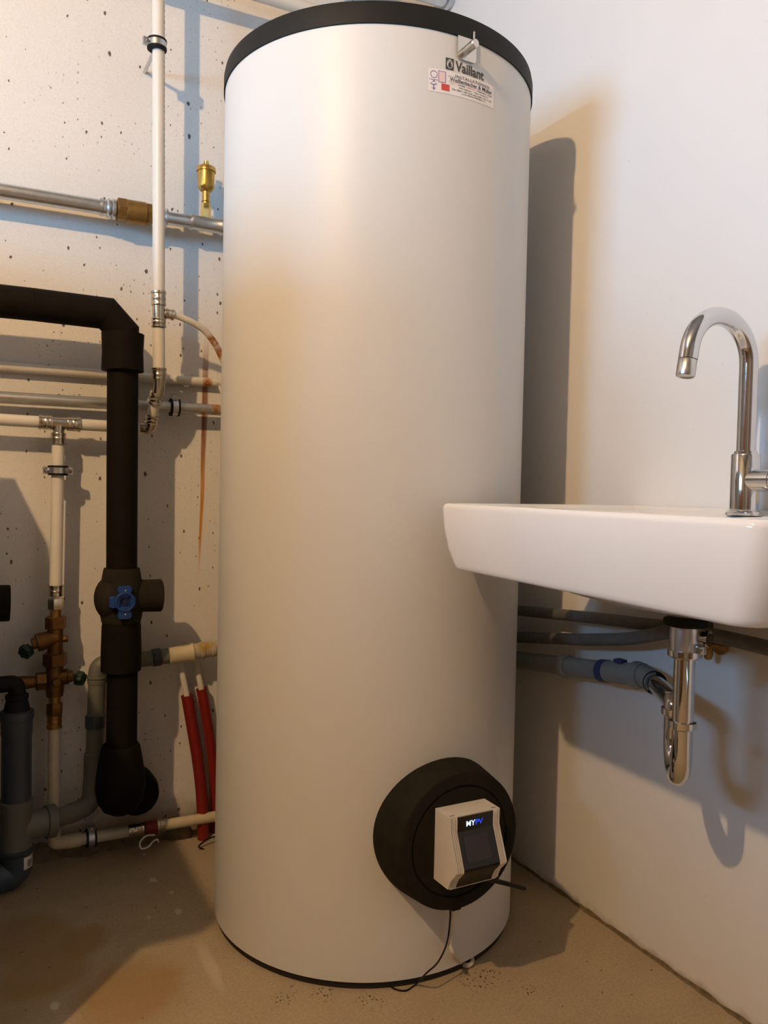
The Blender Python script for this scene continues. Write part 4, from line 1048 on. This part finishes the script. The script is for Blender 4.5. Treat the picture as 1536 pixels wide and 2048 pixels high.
# --- big drain stack at the left
DD = .13
def ds(px, py): return BK(px, py, DD)
t = thing('drain_stack', 'thick blue-grey drain pipe standing at the left edge', 'drain pipe', Vector((ds(31, 1760).x, BW-DD, 0)))
xs_ = ds(33, 1540).x; yd = BW-DD
def dz(py): return BK(33, py, DD).z
def dl(prof, n=36): return M().lathe((xs_, yd, 0), (0, 0, -1), [(-z, r) for z, r in prof], n)
part('rubber_elbow', M().sweep(fillet([(xs_, yd, dz(1398)), (xs_, yd, dz(1366)), (xs_-.075, yd+.004, dz(1368))], .03, 10), .0185, 26), m_rubber, t)
part('rubber_cone', dl([(dz(1388), .019), (dz(1389), .0245), (dz(1396), .025), (dz(1398), .0225), (dz(1422), .0285), (dz(1424), .0295)]), m_rubber, t)
part('collar', dl([(dz(1420), .0300), (dz(1422), .0362), (dz(1432), .0368), (dz(1440), .0345)]), m_waste_b, t)
part('pipe', dl([(dz(1436), .0335), (dz(1468), .0332), (dz(1472), .0318), (dz(1605), .0318)]), m_waste_b, t)
tb = part('tee', dl([(dz(1598), .0325), (dz(1599), .0362), (dz(1606), .0368), (dz(1610), .0342), (dz(1696), .0342)]), m_waste, t)
bp0 = Vector((xs_, yd, dz(1655))); bp1 = gw(112, 1640, .112); bdv = bp1-bp0
part('tee_branch', M().lathe(bp0, bdv, [(0, .0315), (bdv.length*.72, .0315), (bdv.length*.74, .0375), (bdv.length*.96, .0378), (bdv.length, .032), (bdv.length, .022)], 34), m_waste, tb)
part('collar', dl([(dz(1693), .034), (dz(1694), .0372), (dz(1701), .0375), (dz(1706), .034)]), m_waste_b, t)
lp = part('pipe', dl([(dz(1700), .0345), (.074, .0345)]), m_waste_b, t)
part('bottom_elbow', M().sweep(fillet([(xs_, yd, .080), (xs_, yd, .036), (xs_-.10, yd-.015, .036)], .036, 10), .0345, 30), m_waste_b, t)
# barcode sticker wrapped on the pipe
def dwrap(x0, x1, z0, z1, off, n=4):
    v = []; f = []
    for i in range(n+1):
        a = (x0+(x1-x0)*i/n)/.0345; r_ = .0350+off
        for z in (z0, z1): v.append((xs_+r_*math.sin(a+.25), yd-r_*math.cos(a+.25), z))
    for i in range(n): f.append((2*i, 2*i+2, 2*i+3, 2*i+1))
    return v, f
zs0, zs1 = dz(1731), dz(1707)
bs = part('barcode_sticker', M().raw(*dwrap(.006, .034, zs0, zs1, .0005)), m_sticker, lp, 'small white barcode sticker')
bm_ = M(); xx = .015
while xx < .029:
    w_ = random.choice((.0006, .001, .0014)); bm_.raw(*dwrap(xx, xx+w_, zs0+.004, zs1-.008, .0008, 1)); xx += w_+random.choice((.0006, .001))
part('barcode', bm_, m_ink, bs, smooth=0)

# --- pipes under the ceiling behind the tank
u0 = BK(430, -38, .105); u1 = BK(640, 26, .105)
ud_ = (u1-u0)
t = thing('ceiling_pipe', 'pale pipe under the ceiling behind the tank lid', 'pipe', (u0+u1)/2)
part('pipe', M().cyl(u0-ud_*1.2, u1+ud_*.35, .0175, 26), m_pipe, t)
part('socket', M().lathe(u1+ud_*.25, ud_, [(0, .0175), (.001, .0205), (.03, .0205), (.031, .0175)], 26), m_pipe, t)
t = thing('ceiling_pipe', 'grey metal pipe with coupling above the tank near the right wall', 'pipe', BK(880, -10, .10))
k0 = BK(700, -62, .11); k1 = BK(915, -2, .11); kd = (k1-k0).normalized(); kl = (k1-k0).length
part('pipe', M().cyl(k0-kd*.05, k1, .030, 30), m_galv, t)
part('coupling', M().lathe(k1-kd*.045, kd, [(0, .030), (.001, .036), (.010, .037), (.012, .033), (.020, .033), (.022, .036), (.034, .036), (.036, .031), (.050, .031), (.055, .027)], 30), m_galv, t)

# lump of mortar at the foot of the wall
b = M(); rr = []
lc = BK(358, 1668, .02)
for i in range(9):
    ph = PI*i/8; ring = []
    for j in range(18):
        a = 2*PI*j/18; k = 1+.22*math.sin(3*a+i)+.15*random.random()
        ring.append(lc+Vector((.030*math.sin(ph)*math.cos(a)*k, .022*math.sin(ph)*math.sin(a)*k, .028*math.cos(ph))))
    rr.append(ring)
b._rings(rr)
solo('mortar_lump', 'rough brown lump of mortar at the wall foot beside the tank', 'mortar', b, m_mortar, lc, smooth=60)
